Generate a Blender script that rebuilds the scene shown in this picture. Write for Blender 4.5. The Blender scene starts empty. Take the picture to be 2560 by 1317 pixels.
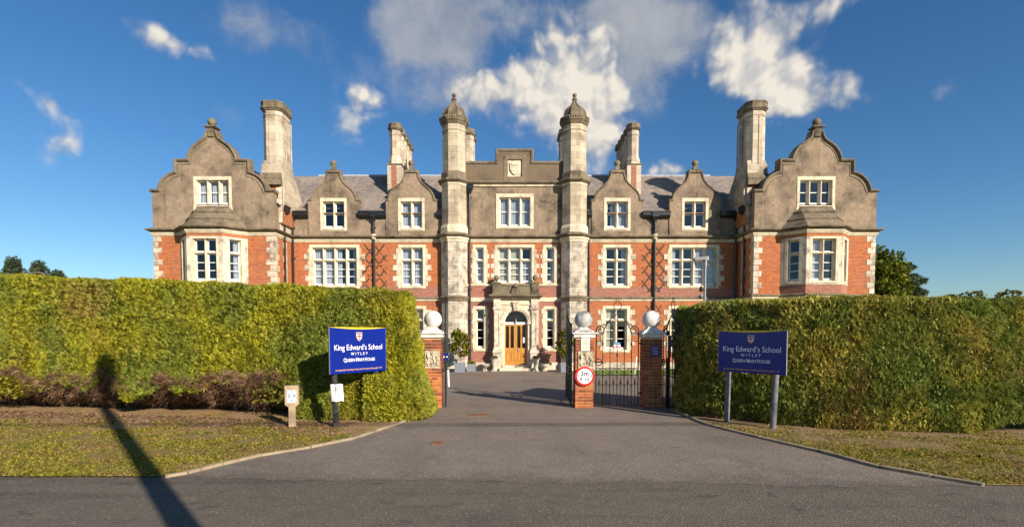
import bpy, bmesh, math, random
import numpy as np
from mathutils import Vector, Matrix, geometry

random.seed(7)
RNG = np.random.default_rng(7)
SC = bpy.context.scene
COL = SC.collection
R = math.radians

# ------------------------------------------------------------------ camera
cam_d = bpy.data.cameras.new("camera")
cam = bpy.data.objects.new("camera", cam_d)
COL.objects.link(cam)
SC.camera = cam
cam.location = (0, 0, 1.86)
cam.rotation_euler = (R(90 - 2.5), 0, 0)
cam_d.sensor_width = 36
cam_d.lens = 36 * 1300 / 2560
cam_d.shift_x = -0.0016
cam_d.shift_y = 0.090
cam_d.clip_end = 2000
cam_d.clip_start = 0.05

# ------------------------------------------------------------------ light
SUN_EL, SUN_AZ = 24.0, 41.5           # azimuth measured from -Y towards +X (behind the camera, to its right)
sx = math.sin(R(SUN_AZ)) * math.cos(R(SUN_EL))
sy = -math.cos(R(SUN_AZ)) * math.cos(R(SUN_EL))
sz = math.sin(R(SUN_EL))
sun_d = bpy.data.lights.new("sun", 'SUN')
sun = bpy.data.objects.new("sun", sun_d)
COL.objects.link(sun)
sun.rotation_euler = Vector((sx, sy, sz)).to_track_quat('Z', 'Y').to_euler()
sun_d.energy = 5.0
sun_d.angle = R(0.53)
sun_d.color = (1.0, 0.885, 0.73)
SC.view_settings.view_transform = 'Standard'
SC.view_settings.look = 'None'
SC.view_settings.gamma = 1
SC.view_settings.exposure = 0.60
SC.view_settings.use_curve_mapping = False


class NT:
    """small helper to write node trees"""
    def __init__(self, tree):
        self.t = tree

    def n(self, typ, **kw):
        nd = self.t.nodes.new(typ)
        ins = kw.pop('i', {})
        for k, v in kw.items():
            setattr(nd, k, v)
        for k, v in ins.items():
            s = nd.inputs[k]
            if hasattr(v, 'is_output') or isinstance(v, bpy.types.NodeSocket):
                self.t.links.new(v, s)
            else:
                s.default_value = v
        return nd

    def math(self, op, a, b=None, c=None, clamp=False):
        nd = self.t.nodes.new('ShaderNodeMath')
        nd.operation = op
        nd.use_clamp = clamp
        for k, v in enumerate((a, b, c)):
            if v is None:
                continue
            if isinstance(v, bpy.types.NodeSocket):
                self.t.links.new(v, nd.inputs[k])
            else:
                nd.inputs[k].default_value = v
        return nd.outputs[0]

    def vmath(self, op, a, b=None, out=0):
        nd = self.t.nodes.new('ShaderNodeVectorMath')
        nd.operation = op
        for k, v in enumerate((a, b)):
            if v is None:
                continue
            if isinstance(v, bpy.types.NodeSocket):
                self.t.links.new(v, nd.inputs[k])
            else:
                nd.inputs[k].default_value = v
        return nd.outputs[out]

    def mix(self, fac, a, b, mode='MIX'):
        nd = self.t.nodes.new('ShaderNodeMix')
        nd.data_type = 'RGBA'
        nd.blend_type = mode
        nd.clamp_factor = True
        for k, v in ((0, fac), (6, a), (7, b)):
            if isinstance(v, bpy.types.NodeSocket):
                self.t.links.new(v, nd.inputs[k])
            else:
                nd.inputs[k].default_value = v if k == 0 else (v if len(v) == 4 else (*v, 1))
        return nd.outputs[2]

    def ramp(self, fac, lo, hi):
        nd = self.t.nodes.new('ShaderNodeMapRange')
        nd.interpolation_type = 'SMOOTHSTEP'
        self.t.links.new(fac, nd.inputs[0])
        nd.inputs[1].default_value = lo
        nd.inputs[2].default_value = hi
        return nd.outputs[0]

    def noise(self, vec, scale, detail=4, rough=0.55, out=0, dist=0.0):
        nd = self.t.nodes.new('ShaderNodeTexNoise')
        if vec is not None:
            self.t.links.new(vec, nd.inputs['Vector'])
        nd.inputs['Scale'].default_value = scale
        nd.inputs['Detail'].default_value = detail
        nd.inputs['Roughness'].default_value = rough
        nd.inputs['Distortion'].default_value = dist
        return nd.outputs[out]


# ------------------------------------------------------------------ world: sky with clouds
world = bpy.data.worlds.new("World")
SC.world = world
world.use_nodes = True
wt = world.node_tree
wt.nodes.clear()
W = NT(wt)
sky = W.n('ShaderNodeTexSky', sky_type='NISHITA', sun_disc=False, sun_elevation=R(SUN_EL),
          sun_rotation=math.atan2(sx, sy), altitude=0, air_density=1.0, dust_density=0.25, ozone_density=3.0)
tc = W.n('ShaderNodeTexCoord')
sep = W.n('ShaderNodeSeparateXYZ', i={0: tc.outputs['Generated']})
az = W.math('ARCTAN2', sep.outputs[0], sep.outputs[1])
el = W.math('ARCSINE', sep.outputs[2])
co = W.n('ShaderNodeCombineXYZ', i={0: az, 1: el, 2: 0.0}).outputs[0]
warp = W.noise(co, 5.0, 4, 0.6, out=1)
warp = W.vmath('SUBTRACT', warp, (0.5, 0.5, 0.5))
wsc = W.vmath('MULTIPLY', warp, (0.085, 0.075, 0.0))
cw = W.vmath('ADD', co, wsc)


def dir_of(px, py):
    a = (px - 1284) / 1300
    b = (888.8 - py) / 1300
    t = R(2.5)
    d = Vector((a, math.cos(t) + b * math.sin(t), -math.sin(t) + b * math.cos(t))).normalized()
    return math.atan2(d.x, d.y), math.asin(d.z)


def blob_field(vec, blobs):
    tot = None
    for (px, py, rx, ry, rot, amp) in blobs:
        a, e = dir_of(px, py)
        m = W.n('ShaderNodeMapping', vector_type='TEXTURE')
        m.inputs['Location'].default_value = (a, e, 0)
        m.inputs['Rotation'].default_value = (0, 0, R(rot))
        m.inputs['Scale'].default_value = (rx / 1300, ry / 1300, 1)
        wt.links.new(vec, m.inputs[0])
        ln = W.vmath('LENGTH', m.outputs[0], out=1)
        g = W.math('MULTIPLY', ln, ln)
        g = W.math('MULTIPLY', g, -1.0)
        g = W.math('EXPONENT', g)
        g = W.math('MULTIPLY', g, amp)
        tot = g if tot is None else W.math('ADD', tot, g)
    return tot


bright = [(1440, 185, 112, 105, 0, 1.25), (1495, 300, 68, 105, 0, 1.0), (1350, 235, 90, 66, 0, .9), (1410, 320, 75, 62, 0, .6), (1850, 130, 88, 76, 0, 1.1),
          (1925, 195, 84, 68, -35, 1.1), (1985, 250, 56, 42, -35, .65), (435, 95, 78, 24, -10, .85), (106, 243, 52, 30, 0, .9),
          (150, 345, 34, 54, -28, .7), (910, 230, 70, 44, 0, .75), (880, 318, 50, 46, 0, .65), (1130, 245, 95, 38, 0, .7), (1230, 235, 80, 40, 0, .7),
          (1660, 432, 70, 28, 0, .8), (2080, 255, 52, 44, 0, .58), (2270, 262, 85, 38, 0, .52), (2105, 4, 64, 38, 0, .66)]
grey = [(1130, 65, 120, 100, 0, 1.3), (1020, 55, 75, 70, 0, .6), (1610, 100, 100, 130, 0, 1.0), (1470, 20, 130, 45, 0, .8), (780, 110, 180, 60, -25, .5), (570, 60, 110, 50, 0, .42),
        (1330, 340, 90, 60, 0, .4), (590, 295, 55, 45, 0, .36), (1740, 45, 100, 55, 0, .65), (1170, 262, 130, 46, 0, .5), (2000, 260, 90, 50, 0, .4), (1290, 30, 60, 80, 0, .35)]


def puffs(vec, det=6):
    """billows: layered cell noise plus fine turbulence, about -0.5 .. 0.5"""
    v1 = W.n('ShaderNodeTexVoronoi', feature='F1', voronoi_dimensions='2D', i={'Vector': vec, 'Scale': 15.0, 'Detail': 2.0, 'Roughness': 0.5, 'Lacunarity': 2.3}).outputs[0]
    v2 = W.noise(vec, 11.0, det, 0.62)
    return W.math('ADD', W.math('MULTIPLY', W.math('SUBTRACT', 0.55, v1), 1.0), W.math('MULTIPLY', W.math('SUBTRACT', v2, 0.5), 1.6))


def cloud_density(vec, fine_vec):
    b = blob_field(vec, bright)
    return W.math('ADD', b, W.math('MULTIPLY', W.math('MULTIPLY', puffs(fine_vec), 0.68), W.ramp(b, 0.04, 0.55)))


cb = cloud_density(cw, cw)
shift = W.vmath('ADD', cw, (0.012, 0.014, 0.0))
# light comes from the right: compare the density with the density a little towards the sun
lit = W.math('SUBTRACT', puffs(cw, 3), puffs(shift, 3))
lit = W.math('MULTIPLY', lit, 1.3)
cg = blob_field(cw, grey)
cgn = W.math('MULTIPLY', W.math('SUBTRACT', W.noise(cw, 6.0, 6, 0.62), 0.5), 2.0)
cg = W.math('ADD', cg, W.math('MULTIPLY', cgn, W.ramp(cg, 0.02, 0.45)))
# sparse broken cloud over the rest of the sky, outside the view as well
behind = W.math('MULTIPLY', W.ramp(W.noise(tc.outputs['Generated'], 2.2, 4, 0.6), 0.56, 0.78), W.ramp(W.math('MULTIPLY', sep.outputs[1], -1.0), 0.1, 0.5))
fb_ = W.math('MULTIPLY', W.ramp(cb, 0.18, 1.0), 0.94)
fg_ = W.math('MULTIPLY', W.ramp(cg, 0.22, 1.05), 0.85)
skyc = W.n('ShaderNodeHueSaturation', i={'Saturation': 1.20, 'Value': 1.30, 'Color': sky.outputs[0]}).outputs[0]
skyc = W.mix(1.0, skyc, (0.86, 1.0, 1.10), 'MULTIPLY')
gtop = W.mix(W.ramp(cgn, -0.5, 0.5), (3.0, 3.6, 4.6), (6.2, 6.3, 6.5))
c1 = W.mix(fg_, skyc, gtop)
litn = W.math('ADD', 0.50, lit, clamp=True)
core = W.math('MULTIPLY', W.ramp(cb, 0.35, 1.35), 0.42)
litn = W.math('ADD', W.math('MULTIPLY', litn, 0.75), core, clamp=True)
bcol = W.mix(litn, (4.6, 5.0, 5.7), (11.4, 10.5, 9.0))
c2 = W.mix(fb_, c1, bcol)
c3 = W.mix(behind, c2, (6.0, 6.0, 6.2))
bg = W.n('ShaderNodeBackground', i={'Color': c3, 'Strength': 0.054})
wo = W.n('ShaderNodeOutputWorld', i={'Surface': bg.outputs[0]})


# ------------------------------------------------------------------ materials
def mat(name):
    m = bpy.data.materials.new(name)
    m.use_nodes = True
    m.node_tree.nodes.clear()
    N = NT(m.node_tree)
    return m, N


def finish(N, color, rough=0.8, bump=None, bstr=0.4, bdist=0.01, metal=0.0, spec=0.3, **kw):
    p = N.n('ShaderNodeBsdfPrincipled')
    for k, v in (('Base Color', color), ('Roughness', rough), ('Metallic', metal), ('Specular IOR Level', spec), *kw.items()):
        s = p.inputs[k]
        if isinstance(v, bpy.types.NodeSocket):
            N.t.links.new(v, s)
        else:
            s.default_value = (*v, 1) if (isinstance(v, tuple) and len(v) == 3 and s.type == 'RGBA') else v
    if bump is not None:
        b = N.n('ShaderNodeBump', i={'Strength': bstr, 'Distance': bdist, 'Height': bump})
        N.t.links.new(b.outputs[0], p.inputs['Normal'])
    N.n('ShaderNodeOutputMaterial', i={'Surface': p.outputs[0]})
    return p


def pos(N):
    return N.n('ShaderNodeNewGeometry').outputs['Position']


def wallco(N):
    """(distance along the wall, height) for any upright wall"""
    g = N.n('ShaderNodeNewGeometry')
    s = N.n('ShaderNodeSeparateXYZ', i={0: g.outputs['True Normal']})
    p = N.n('ShaderNodeSeparateXYZ', i={0: g.outputs['Position']})
    u = N.math('SUBTRACT', N.math('MULTIPLY', p.outputs[1], s.outputs[0]), N.math('MULTIPLY', p.outputs[0], s.outputs[1]))
    return N.n('ShaderNodeCombineXYZ', i={0: u, 1: p.outputs[2], 2: 0.0}).outputs[0], p


def brick_mat(name, c1, c2, mortar, pale=0.0):
    m, N = mat(name)
    uv, p = wallco(N)
    P = pos(N)
    bt = N.n('ShaderNodeTexBrick', i={'Vector': uv, 'Color1': (*c1, 1), 'Color2': (*c2, 1), 'Mortar': (*mortar, 1), 'Scale': 1.0,
                                      'Mortar Size': 0.008, 'Mortar Smooth': 0.3, 'Bias': -0.1, 'Brick Width': 0.228, 'Row Height': 0.0762})
    n1 = N.noise(P, 0.55, 6, 0.6)
    n2 = N.noise(P, 7.0, 5, 0.6)
    # per-brick tone: noise sampled on a coarse grid
    c = N.mix(N.math('MULTIPLY', N.ramp(n1, 0.42, 0.75), 0.38 + pale * 1.2), bt.outputs[0], (0.30, 0.165, 0.125))
    c = N.mix(N.math('MULTIPLY', N.ramp(n2, 0.35, 0.7), 0.35), c, (0.22, 0.075, 0.04))
    s = N.vmath('MULTIPLY', P, (1.3, 1.3, 0.12))
    st = N.ramp(N.noise(s, 2.0, 5, 0.6), 0.58, 0.8)
    c = N.mix(N.math('MULTIPLY', st, 0.35), c, (0.09, 0.06, 0.05))
    h = N.math('ADD', N.math('MULTIPLY', bt.outputs['Fac'], -1.0), N.math('MULTIPLY', n2, 0.5))
    finish(N, c, 0.9, h, 0.5, 0.01)
    return m


def stone_mat(name, base, dark, amount=0.5, block=None, scale=1.0, light=None, streak=0.6, joint=0.45, rnd=0.0):
    m, N = mat(name)
    P = pos(N)
    n1 = N.noise(P, 0.8 * scale, 7, 0.62)
    n2 = N.noise(P, 6.0 * scale, 7, 0.65)
    s = N.vmath('MULTIPLY', P, (1.0, 1.0, 0.10))
    n3 = N.noise(s, 3.0 * scale, 6, 0.6)
    c = N.mix(N.ramp(n2, 0.3, 0.75), base, light or tuple(min(1, x * 1.12) for x in base))
    a = N.math('ADD', N.math('MULTIPLY', N.ramp(n1, 0.42, 0.68), amount), N.math('MULTIPLY', N.ramp(n3, 0.52, 0.75), amount * streak), clamp=True)
    a = N.math('MULTIPLY', a, N.ramp(n2, 0.25, 0.6))
    c = N.mix(a, c, dark)
    if rnd:
        oi = N.n('ShaderNodeObjectInfo').outputs['Random']
        v = N.math('ADD', 1.0 - rnd / 2, N.math('MULTIPLY', oi, rnd))
        c = N.mix(1.0, c, N.n('ShaderNodeCombineXYZ', i={0: v, 1: v, 2: v}).outputs[0], 'MULTIPLY')
    h = n2
    if block:
        uv, p = wallco(N)
        bt = N.n('ShaderNodeTexBrick', i={'Vector': uv, 'Color1': (1, 1, 1, 1), 'Color2': (0.72, 0.70, 0.68, 1), 'Mortar': (joint, joint * .9, joint * .8, 1),
                                          'Scale': 1.0, 'Mortar Size': 0.008, 'Brick Width': block[0], 'Row Height': block[1], 'Bias': 0.0})
        c = N.mix(1.0, c, bt.outputs[0], 'MULTIPLY')
        h = N.math('SUBTRACT', N.math('MULTIPLY', n2, 0.6), bt.outputs['Fac'])
    finish(N, c, 0.92, h, 0.55, 0.012)
    return m


M = {}
M['brick'] = brick_mat("red_brick", (0.50, 0.135, 0.038), (0.30, 0.070, 0.026), (0.50, 0.29, 0.14))
M['brick_pale'] = brick_mat("faded_brick", (0.38, 0.145, 0.095), (0.27, 0.085, 0.06), (0.44, 0.32, 0.25), 0.3)
M['blue_brick'] = stone_mat("blue_header_brick", (0.035, 0.038, 0.032), (0.015, 0.015, 0.015), 0.4, light=(0.05, 0.05, 0.045))
M['render'] = stone_mat("cement_render", (0.235, 0.172, 0.115), (0.082, 0.066, 0.050), 1.0, light=(0.36, 0.27, 0.19))
M['render_dark'] = stone_mat("parapet_render", (0.165, 0.122, 0.082), (0.07, 0.056, 0.042), 0.6)
M['coping'] = stone_mat("weathered_coping", (0.155, 0.120, 0.080), (0.048, 0.040, 0.030), 0.85, scale=2, light=(0.28, 0.225, 0.15))
M['stone'] = stone_mat("cream_limestone", (0.68, 0.59, 0.45), (0.27, 0.22, 0.17), 0.7, scale=2.6, light=(0.74, 0.61, 0.41))
M['turret_stone'] = stone_mat("turret_ashlar", (0.54, 0.46, 0.34), (0.20, 0.16, 0.115), 0.75, block=(0.72, 0.36), scale=1.2, joint=.62)
M['chimney_stone'] = stone_mat("chimney_ashlar", (0.58, 0.50, 0.385), (0.23, 0.175, 0.12), 0.75, block=(0.8, 0.42), scale=1.1, joint=.7)
M['rough_stone'] = stone_mat("streaked_ragstone", (0.60, 0.53, 0.43), (0.12, 0.10, 0.090), 0.90, block=(0.46, 0.30), scale=2.6, streak=.9, joint=.5)
M['quoin'] = stone_mat("quoin_stone", (0.58, 0.50, 0.39), (0.15, 0.125, 0.105), 0.9, scale=2.8, rnd=.35)
M['pier_cap'] = stone_mat("painted_stone", (0.70, 0.68, 0.63), (0.22, 0.22, 0.21), 0.6, scale=5, light=(0.82, 0.80, 0.76))
M['ball_grey'] = stone_mat("lichen_ball", (0.42, 0.41, 0.39), (0.06, 0.06, 0.06), 1.2, scale=4.5, light=(0.66, 0.65, 0.62))
M['plaque'] = stone_mat("carved_plaque", (0.52, 0.45, 0.33), (0.12, 0.10, 0.075), 0.65, scale=9)
M['concrete'] = stone_mat("marker_concrete", (0.42, 0.31, 0.20), (0.24, 0.17, 0.11), 0.6, scale=8)
M['kerb'] = stone_mat("edging_concrete", (0.33, 0.26, 0.17), (0.14, 0.11, 0.07), 0.8, scale=5)
M['lead'] = stone_mat("lead_ridge", (0.34, 0.36, 0.40), (0.20, 0.21, 0.23), 0.5, scale=3)


def simple(name, col, rough=0.5, var=0.12, scale=12, metal=0.0, spec=0.4, bump=0.0, **kw):
    m, N = mat(name)
    P = pos(N)
    n = N.noise(P, scale, 5, 0.6)
    c = N.mix(N.ramp(n, 0.3, 0.7), tuple(x * (1 - var) for x in col), tuple(min(1, x * (1 + var)) for x in col))
    finish(N, c, rough, n if bump else None, bump, 0.004, metal, spec, **kw)
    return m


M['white'] = simple("white_gloss_paint", (0.80, 0.79, 0.75), 0.35, 0.04, 4)
M['iron'] = simple("black_cast_iron", (0.012, 0.012, 0.014), 0.38, 0.3, 20, spec=0.5)
M['gutter'] = simple("black_gutter_paint", (0.016, 0.016, 0.018), 0.32, 0.3, 10, spec=0.6)
M['post_black'] = stone_mat("worn_black_post", (0.022, 0.022, 0.026), (0.26, 0.25, 0.24), 0.30, scale=12, streak=.3)
M['post_grey'] = stone_mat("worn_grey_post", (0.13, 0.13, 0.15), (0.42, 0.40, 0.38), 0.35, scale=12, streak=.3)
M['steel'] = simple("galvanised_steel", (0.22, 0.24, 0.27), 0.45, 0.1, 8, metal=0.3)
M['lamp_grey'] = simple("lamp_housing", (0.16, 0.17, 0.18), 0.5)
M['lens'] = simple("lamp_lens", (0.55, 0.55, 0.5), 0.2)
M['rust'] = stone_mat("rusty_iron", (0.26, 0.13, 0.075), (0.10, 0.05, 0.03), 0.6, scale=12)
M['dark'] = simple("drain_shade_black", (0.012, 0.012, 0.012), 0.9)  # near-black colour painted in for the shade under the drain bars
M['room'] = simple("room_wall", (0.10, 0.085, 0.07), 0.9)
M['planter'] = simple("grey_planter", (0.20, 0.22, 0.26), 0.55, 0.08)
M['blue'] = simple("sign_blue", (0.006, 0.020, 0.225), 0.22, 0.05, 3, spec=0.5)
M['yellow'] = simple("sign_yellow", (0.85, 0.58, 0.02), 0.3, 0.03)
M['sign_text'] = simple("sign_white", (0.85, 0.86, 0.88), 0.3, 0.02)
M['orange_text'] = simple("sign_orange", (0.80, 0.42, 0.12), 0.3, 0.02)
M['sign_red'] = simple("sign_red", (0.72, 0.02, 0.02), 0.3, 0.04)
M['sign_black'] = simple("sign_black", (0.012, 0.012, 0.012), 0.4, 0.04)
M['cream_print'] = simple("sign_cream", (0.80, 0.72, 0.40), 0.4, 0.03)
M['sky_blue'] = simple("crest_blue", (0.05, 0.25, 0.60), 0.35, 0.05)
M['alu'] = simple("sign_edge", (0.50, 0.50, 0.52), 0.4, 0.05, metal=0.5)
M['paper'] = simple("paper", (0.82, 0.82, 0.84), 0.6, 0.02)
M['plate'] = simple("enamel_plate", (0.52, 0.66, 0.74), 0.3, 0.08, 20)
M['shirt_green'] = simple("green_cloth", (0.02, 0.30, 0.14), 0.8)
M['bark'] = stone_mat("bark", (0.13, 0.10, 0.07), (0.05, 0.04, 0.03), 0.6, scale=6)
M['soil'] = simple("soil", (0.05, 0.035, 0.025), 0.95)


def oak_mat():
    m, N = mat("varnished_oak")
    P = pos(N)
    s = N.vmath('MULTIPLY', P, (14, 14, 1.0))
    n = N.noise(s, 2.0, 6, 0.65)
    c = N.mix(N.ramp(n, 0.3, 0.7), (0.36, 0.15, 0.028), (0.62, 0.30, 0.065))
    finish(N, c, 0.35, n, 0.15, 0.003, spec=0.45)
    return m


M['oak'] = oak_mat()


def glass_mat(name="window_glass", tint=(0.82, 0.86, 0.88)):
    m, N = mat(name)
    P = pos(N)
    n = N.noise(P, 1.3, 2, 0.5)
    b = N.n('ShaderNodeBump', i={'Strength': 0.25, 'Distance': 0.02, 'Height': n})
    gg = N.n('ShaderNodeNewGeometry')
    cs = N.math('ABSOLUTE', N.vmath('DOT_PRODUCT', gg.outputs['Normal'], gg.outputs['Incoming'], out=1))
    sch = N.math('POWER', N.math('SUBTRACT', 1.0, cs, clamp=True), 5.0)
    g = N.n('ShaderNodeBsdfGlossy', i={'Roughness': 0.02, 'Color': (0.9, 0.95, 1, 1), 'Normal': b.outputs[0]})
    t = N.n('ShaderNodeBsdfTransparent', i={'Color': (*tint, 1)})
    fac = N.math('ADD', N.math('MULTIPLY', sch, 0.92), 0.075, clamp=True)
    mx = N.n('ShaderNodeMixShader', i={0: fac, 1: t.outputs[0], 2: g.outputs[0]})
    N.n('ShaderNodeOutputMaterial', i={'Surface': mx.outputs[0]})
    return m


M['glass'] = glass_mat()
M['dark_glass'] = simple("dark_door_glass", (0.008, 0.008, 0.008), 0.08, spec=0.5)


def curtain_mat(name, col):
    m, N = mat(name)
    P = pos(N)
    n = N.noise(P, 9, 3, 0.5)
    c = N.mix(n, col, tuple(x * 0.8 for x in col))
    d = N.n('ShaderNodeBsdfDiffuse', i={'Color': c})
    t = N.n('ShaderNodeBsdfTranslucent', i={'Color': c})
    mx = N.n('ShaderNodeMixShader', i={0: 0.25, 1: d.outputs[0], 2: t.outputs[0]})
    N.n('ShaderNodeOutputMaterial', i={'Surface': mx.outputs[0]})
    return m


M['curtain'] = curtain_mat("net_curtain", (0.66, 0.68, 0.72))
M['curtain_cream'] = curtain_mat("cream_blind", (0.74, 0.68, 0.52))


def slate_mat():
    m, N = mat("stone_slates")
    g = N.n('ShaderNodeNewGeometry')
    P = g.outputs['Position']
    sp = N.n('ShaderNodeSeparateXYZ', i={0: P})
    nn = N.n('ShaderNodeSeparateXYZ', i={0: g.outputs['True Normal']})
    ax = N.math('GREATER_THAN', N.math('ABSOLUTE', nn.outputs[0]), N.math('ABSOLUTE', nn.outputs[1]))
    u = N.math('ADD', N.math('MULTIPLY', sp.outputs[1], ax), N.math('MULTIPLY', sp.outputs[0], N.math('SUBTRACT', 1.0, ax)))
    v = N.math('ADD', sp.outputs[2], 0.002)
    uv = N.n('ShaderNodeCombineXYZ', i={0: u, 1: v, 2: 0.0}).outputs[0]
    bt = N.n('ShaderNodeTexBrick', i={'Vector': uv, 'Color1': (0.30, 0.25, 0.22, 1), 'Color2': (0.18, 0.155, 0.145, 1), 'Mortar': (0.05, 0.045, 0.045, 1),
                                      'Scale': 1.0, 'Mortar Size': 0.008, 'Mortar Smooth': 0.4, 'Brick Width': 0.26, 'Row Height': 0.119, 'Bias': 0.1})
    n1 = N.noise(P, 0.7, 6, 0.6)
    n2 = N.noise(P, 5.0, 6, 0.7)
    s = N.vmath('MULTIPLY', P, (1.5, 0.2, 0.2))
    n3 = N.noise(s, 2.2, 5, 0.6)
    c = N.mix(N.math('MULTIPLY', N.ramp(n1, 0.4, 0.7), 0.5), bt.outputs[0], (0.33, 0.27, 0.22))
    c = N.mix(N.math('MULTIPLY', N.ramp(n3, 0.5, 0.7), 0.45), c, (0.42, 0.34, 0.27))
    c = N.mix(N.math('MULTIPLY', N.ramp(n2, 0.5, 0.75), 0.5), c, (0.11, 0.10, 0.095))
    h = N.math('SUBTRACT', n2, bt.outputs['Fac'])
    finish(N, c, 0.75, h, 0.5, 0.015)
    return m


M['slate'] = slate_mat()


def asphalt_mat(name, base, light, dark, speck=0.5, stretch=(1, .15, 1), join=None, crack=.8):
    m, N = mat(name)
    P = pos(N)
    n1 = N.noise(P, 0.35, 6, 0.6)
    n2 = N.noise(P, 1.7, 6, 0.65)
    n3 = N.noise(P, 45.0, 3, 0.6)
    n4 = N.noise(P, 95.0, 2, 0.6)
    n5 = N.noise(P, 7.0, 5, 0.75)
    c = N.mix(N.ramp(n2, 0.35, 0.7), base, tuple(x * 1.18 for x in base))
    c = N.mix(N.math('MULTIPLY', N.ramp(n1, 0.5, 0.66), 0.6), c, dark)
    c = N.mix(N.math('MULTIPLY', N.ramp(N.noise(N.vmath('MULTIPLY', P, (1, 2.2, 1)), 1.1, 5, 0.65), 0.60, 0.68), 0.5), c, tuple(x * 0.55 for x in dark))
    c = N.mix(N.math('MULTIPLY', N.ramp(n3, 0.50, 0.66), 0.65), c, tuple(x * 0.42 for x in base))
    c = N.mix(N.math('MULTIPLY', N.ramp(N.noise(P, 28.0, 3, 0.7), 0.52, 0.70), 0.45), c, tuple(min(1, x * 1.7) for x in base))
    vo = N.n('ShaderNodeTexVoronoi', i={'Vector': P, 'Scale': 62.0})
    vr = N.n('ShaderNodeSeparateColor', i={0: vo.outputs['Color']})
    c = N.mix(N.math('MULTIPLY', N.ramp(n5, 0.48, 0.72), 0.4), c, tuple(x * .6 for x in base))
    tr = N.noise(N.vmath('MULTIPLY', P, stretch), 1.6, 5, 0.6)
    c = N.mix(N.math('MULTIPLY', N.ramp(tr, 0.5, 0.72), 0.5), c, dark)
    cr = N.n('ShaderNodeTexVoronoi', feature='DISTANCE_TO_EDGE', i={'Vector': N.vmath('ADD', P, N.vmath('MULTIPLY', N.noise(P, 1.5, 5, 0.7, out=1), (.9, .9, 0))), 'Scale': 0.55}).outputs[0]
    ck = N.math('MULTIPLY', N.math('LESS_THAN', cr, 0.006), N.ramp(N.noise(P, .4, 2, .5), 0.5, 0.6))
    c = N.mix(N.math('MULTIPLY', ck, crack), c, (0.02, 0.018, 0.015))
    if join:
        sp = N.n('ShaderNodeSeparateXYZ', i={0: P})
        k = N.math('ADD', N.math('ADD', sp.outputs[1], N.math('MULTIPLY', sp.outputs[0], 0.04)), N.math('MULTIPLY', N.math('SUBTRACT', n2, 0.5), 1.1))
        c = N.mix(N.math('MULTIPLY', N.ramp(k, 6.95, 6.35), 0.8), c, join)
    c = N.mix(N.math('MULTIPLY', N.math('GREATER_THAN', vr.outputs[0], 0.965), speck), c, light)
    c = N.mix(N.math('MULTIPLY', N.math('LESS_THAN', vr.outputs[1], 0.18), 0.45), c, tuple(x * 0.5 for x in base))
    h = N.math('ADD', n4, vo.outputs['Distance'])
    finish(N, c, 0.88, h, 0.7, 0.006)
    return m


M['road'] = asphalt_mat("road_asphalt", (0.142, 0.119, 0.092), (0.34, 0.29, 0.23), (0.066, 0.056, 0.046), 0.5, stretch=(.15, 1.3, 1), crack=.3)
M['drive'] = asphalt_mat("driveway_asphalt", (0.222, 0.180, 0.145), (0.46, 0.38, 0.31), (0.150, 0.120, 0.100), 0.6, join=(0.125, 0.105, 0.085), crack=.2)


def verge_mat(name, green, dirt, bias):
    m, N = mat(name)
    P = pos(N)
    sp = N.n('ShaderNodeSeparateXYZ', i={0: P})
    n1 = N.noise(P, 0.9, 6, 0.65)
    n2 = N.noise(P, 22, 5, 0.7)
    # grass thins out to trodden earth towards the hedge
    k = N.math('ADD', N.math('MULTIPLY', N.math('SUBTRACT', sp.outputs[1], bias), 0.32), N.math('SUBTRACT', n1, 0.5))
    k = N.math('ADD', k, N.math('MULTIPLY', N.math('SUBTRACT', n2, 0.5), 0.6))
    c = N.mix(N.ramp(k, -0.25, 0.35), green, dirt)
    c = N.mix(N.math('MULTIPLY', N.ramp(N.noise(P, 3.5, 6, 0.7), 0.35, 0.65), 0.5), c, tuple(x * 0.62 for x in dirt))
    c = N.mix(N.math('MULTIPLY', N.ramp(n2, 0.5, 0.72), 0.5), c, (0.30, 0.20, 0.085))
    c = N.mix(N.math('MULTIPLY', N.ramp(N.noise(P, 60, 3, 0.6), 0.5, 0.7), 0.5), c, (0.06, 0.045, 0.02))
    finish(N, c, 0.95, n2, 0.8, 0.03)
    return m


M['verge'] = verge_mat("worn_verge", (0.22, 0.165, 0.050), (0.40, 0.245, 0.125), 9.3)
M['verge_right'] = verge_mat("worn_verge_leafy", (0.22, 0.175, 0.050), (0.30, 0.20, 0.11), 8.3)
M['lawn'] = simple("mown_lawn", (0.13, 0.20, 0.015), 0.9, 0.3, 14, bump=0.6)
M['field'] = simple("rough_grass_ground", (0.10, 0.10, 0.03), 0.95, 0.3, 3, bump=0.6)


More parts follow.
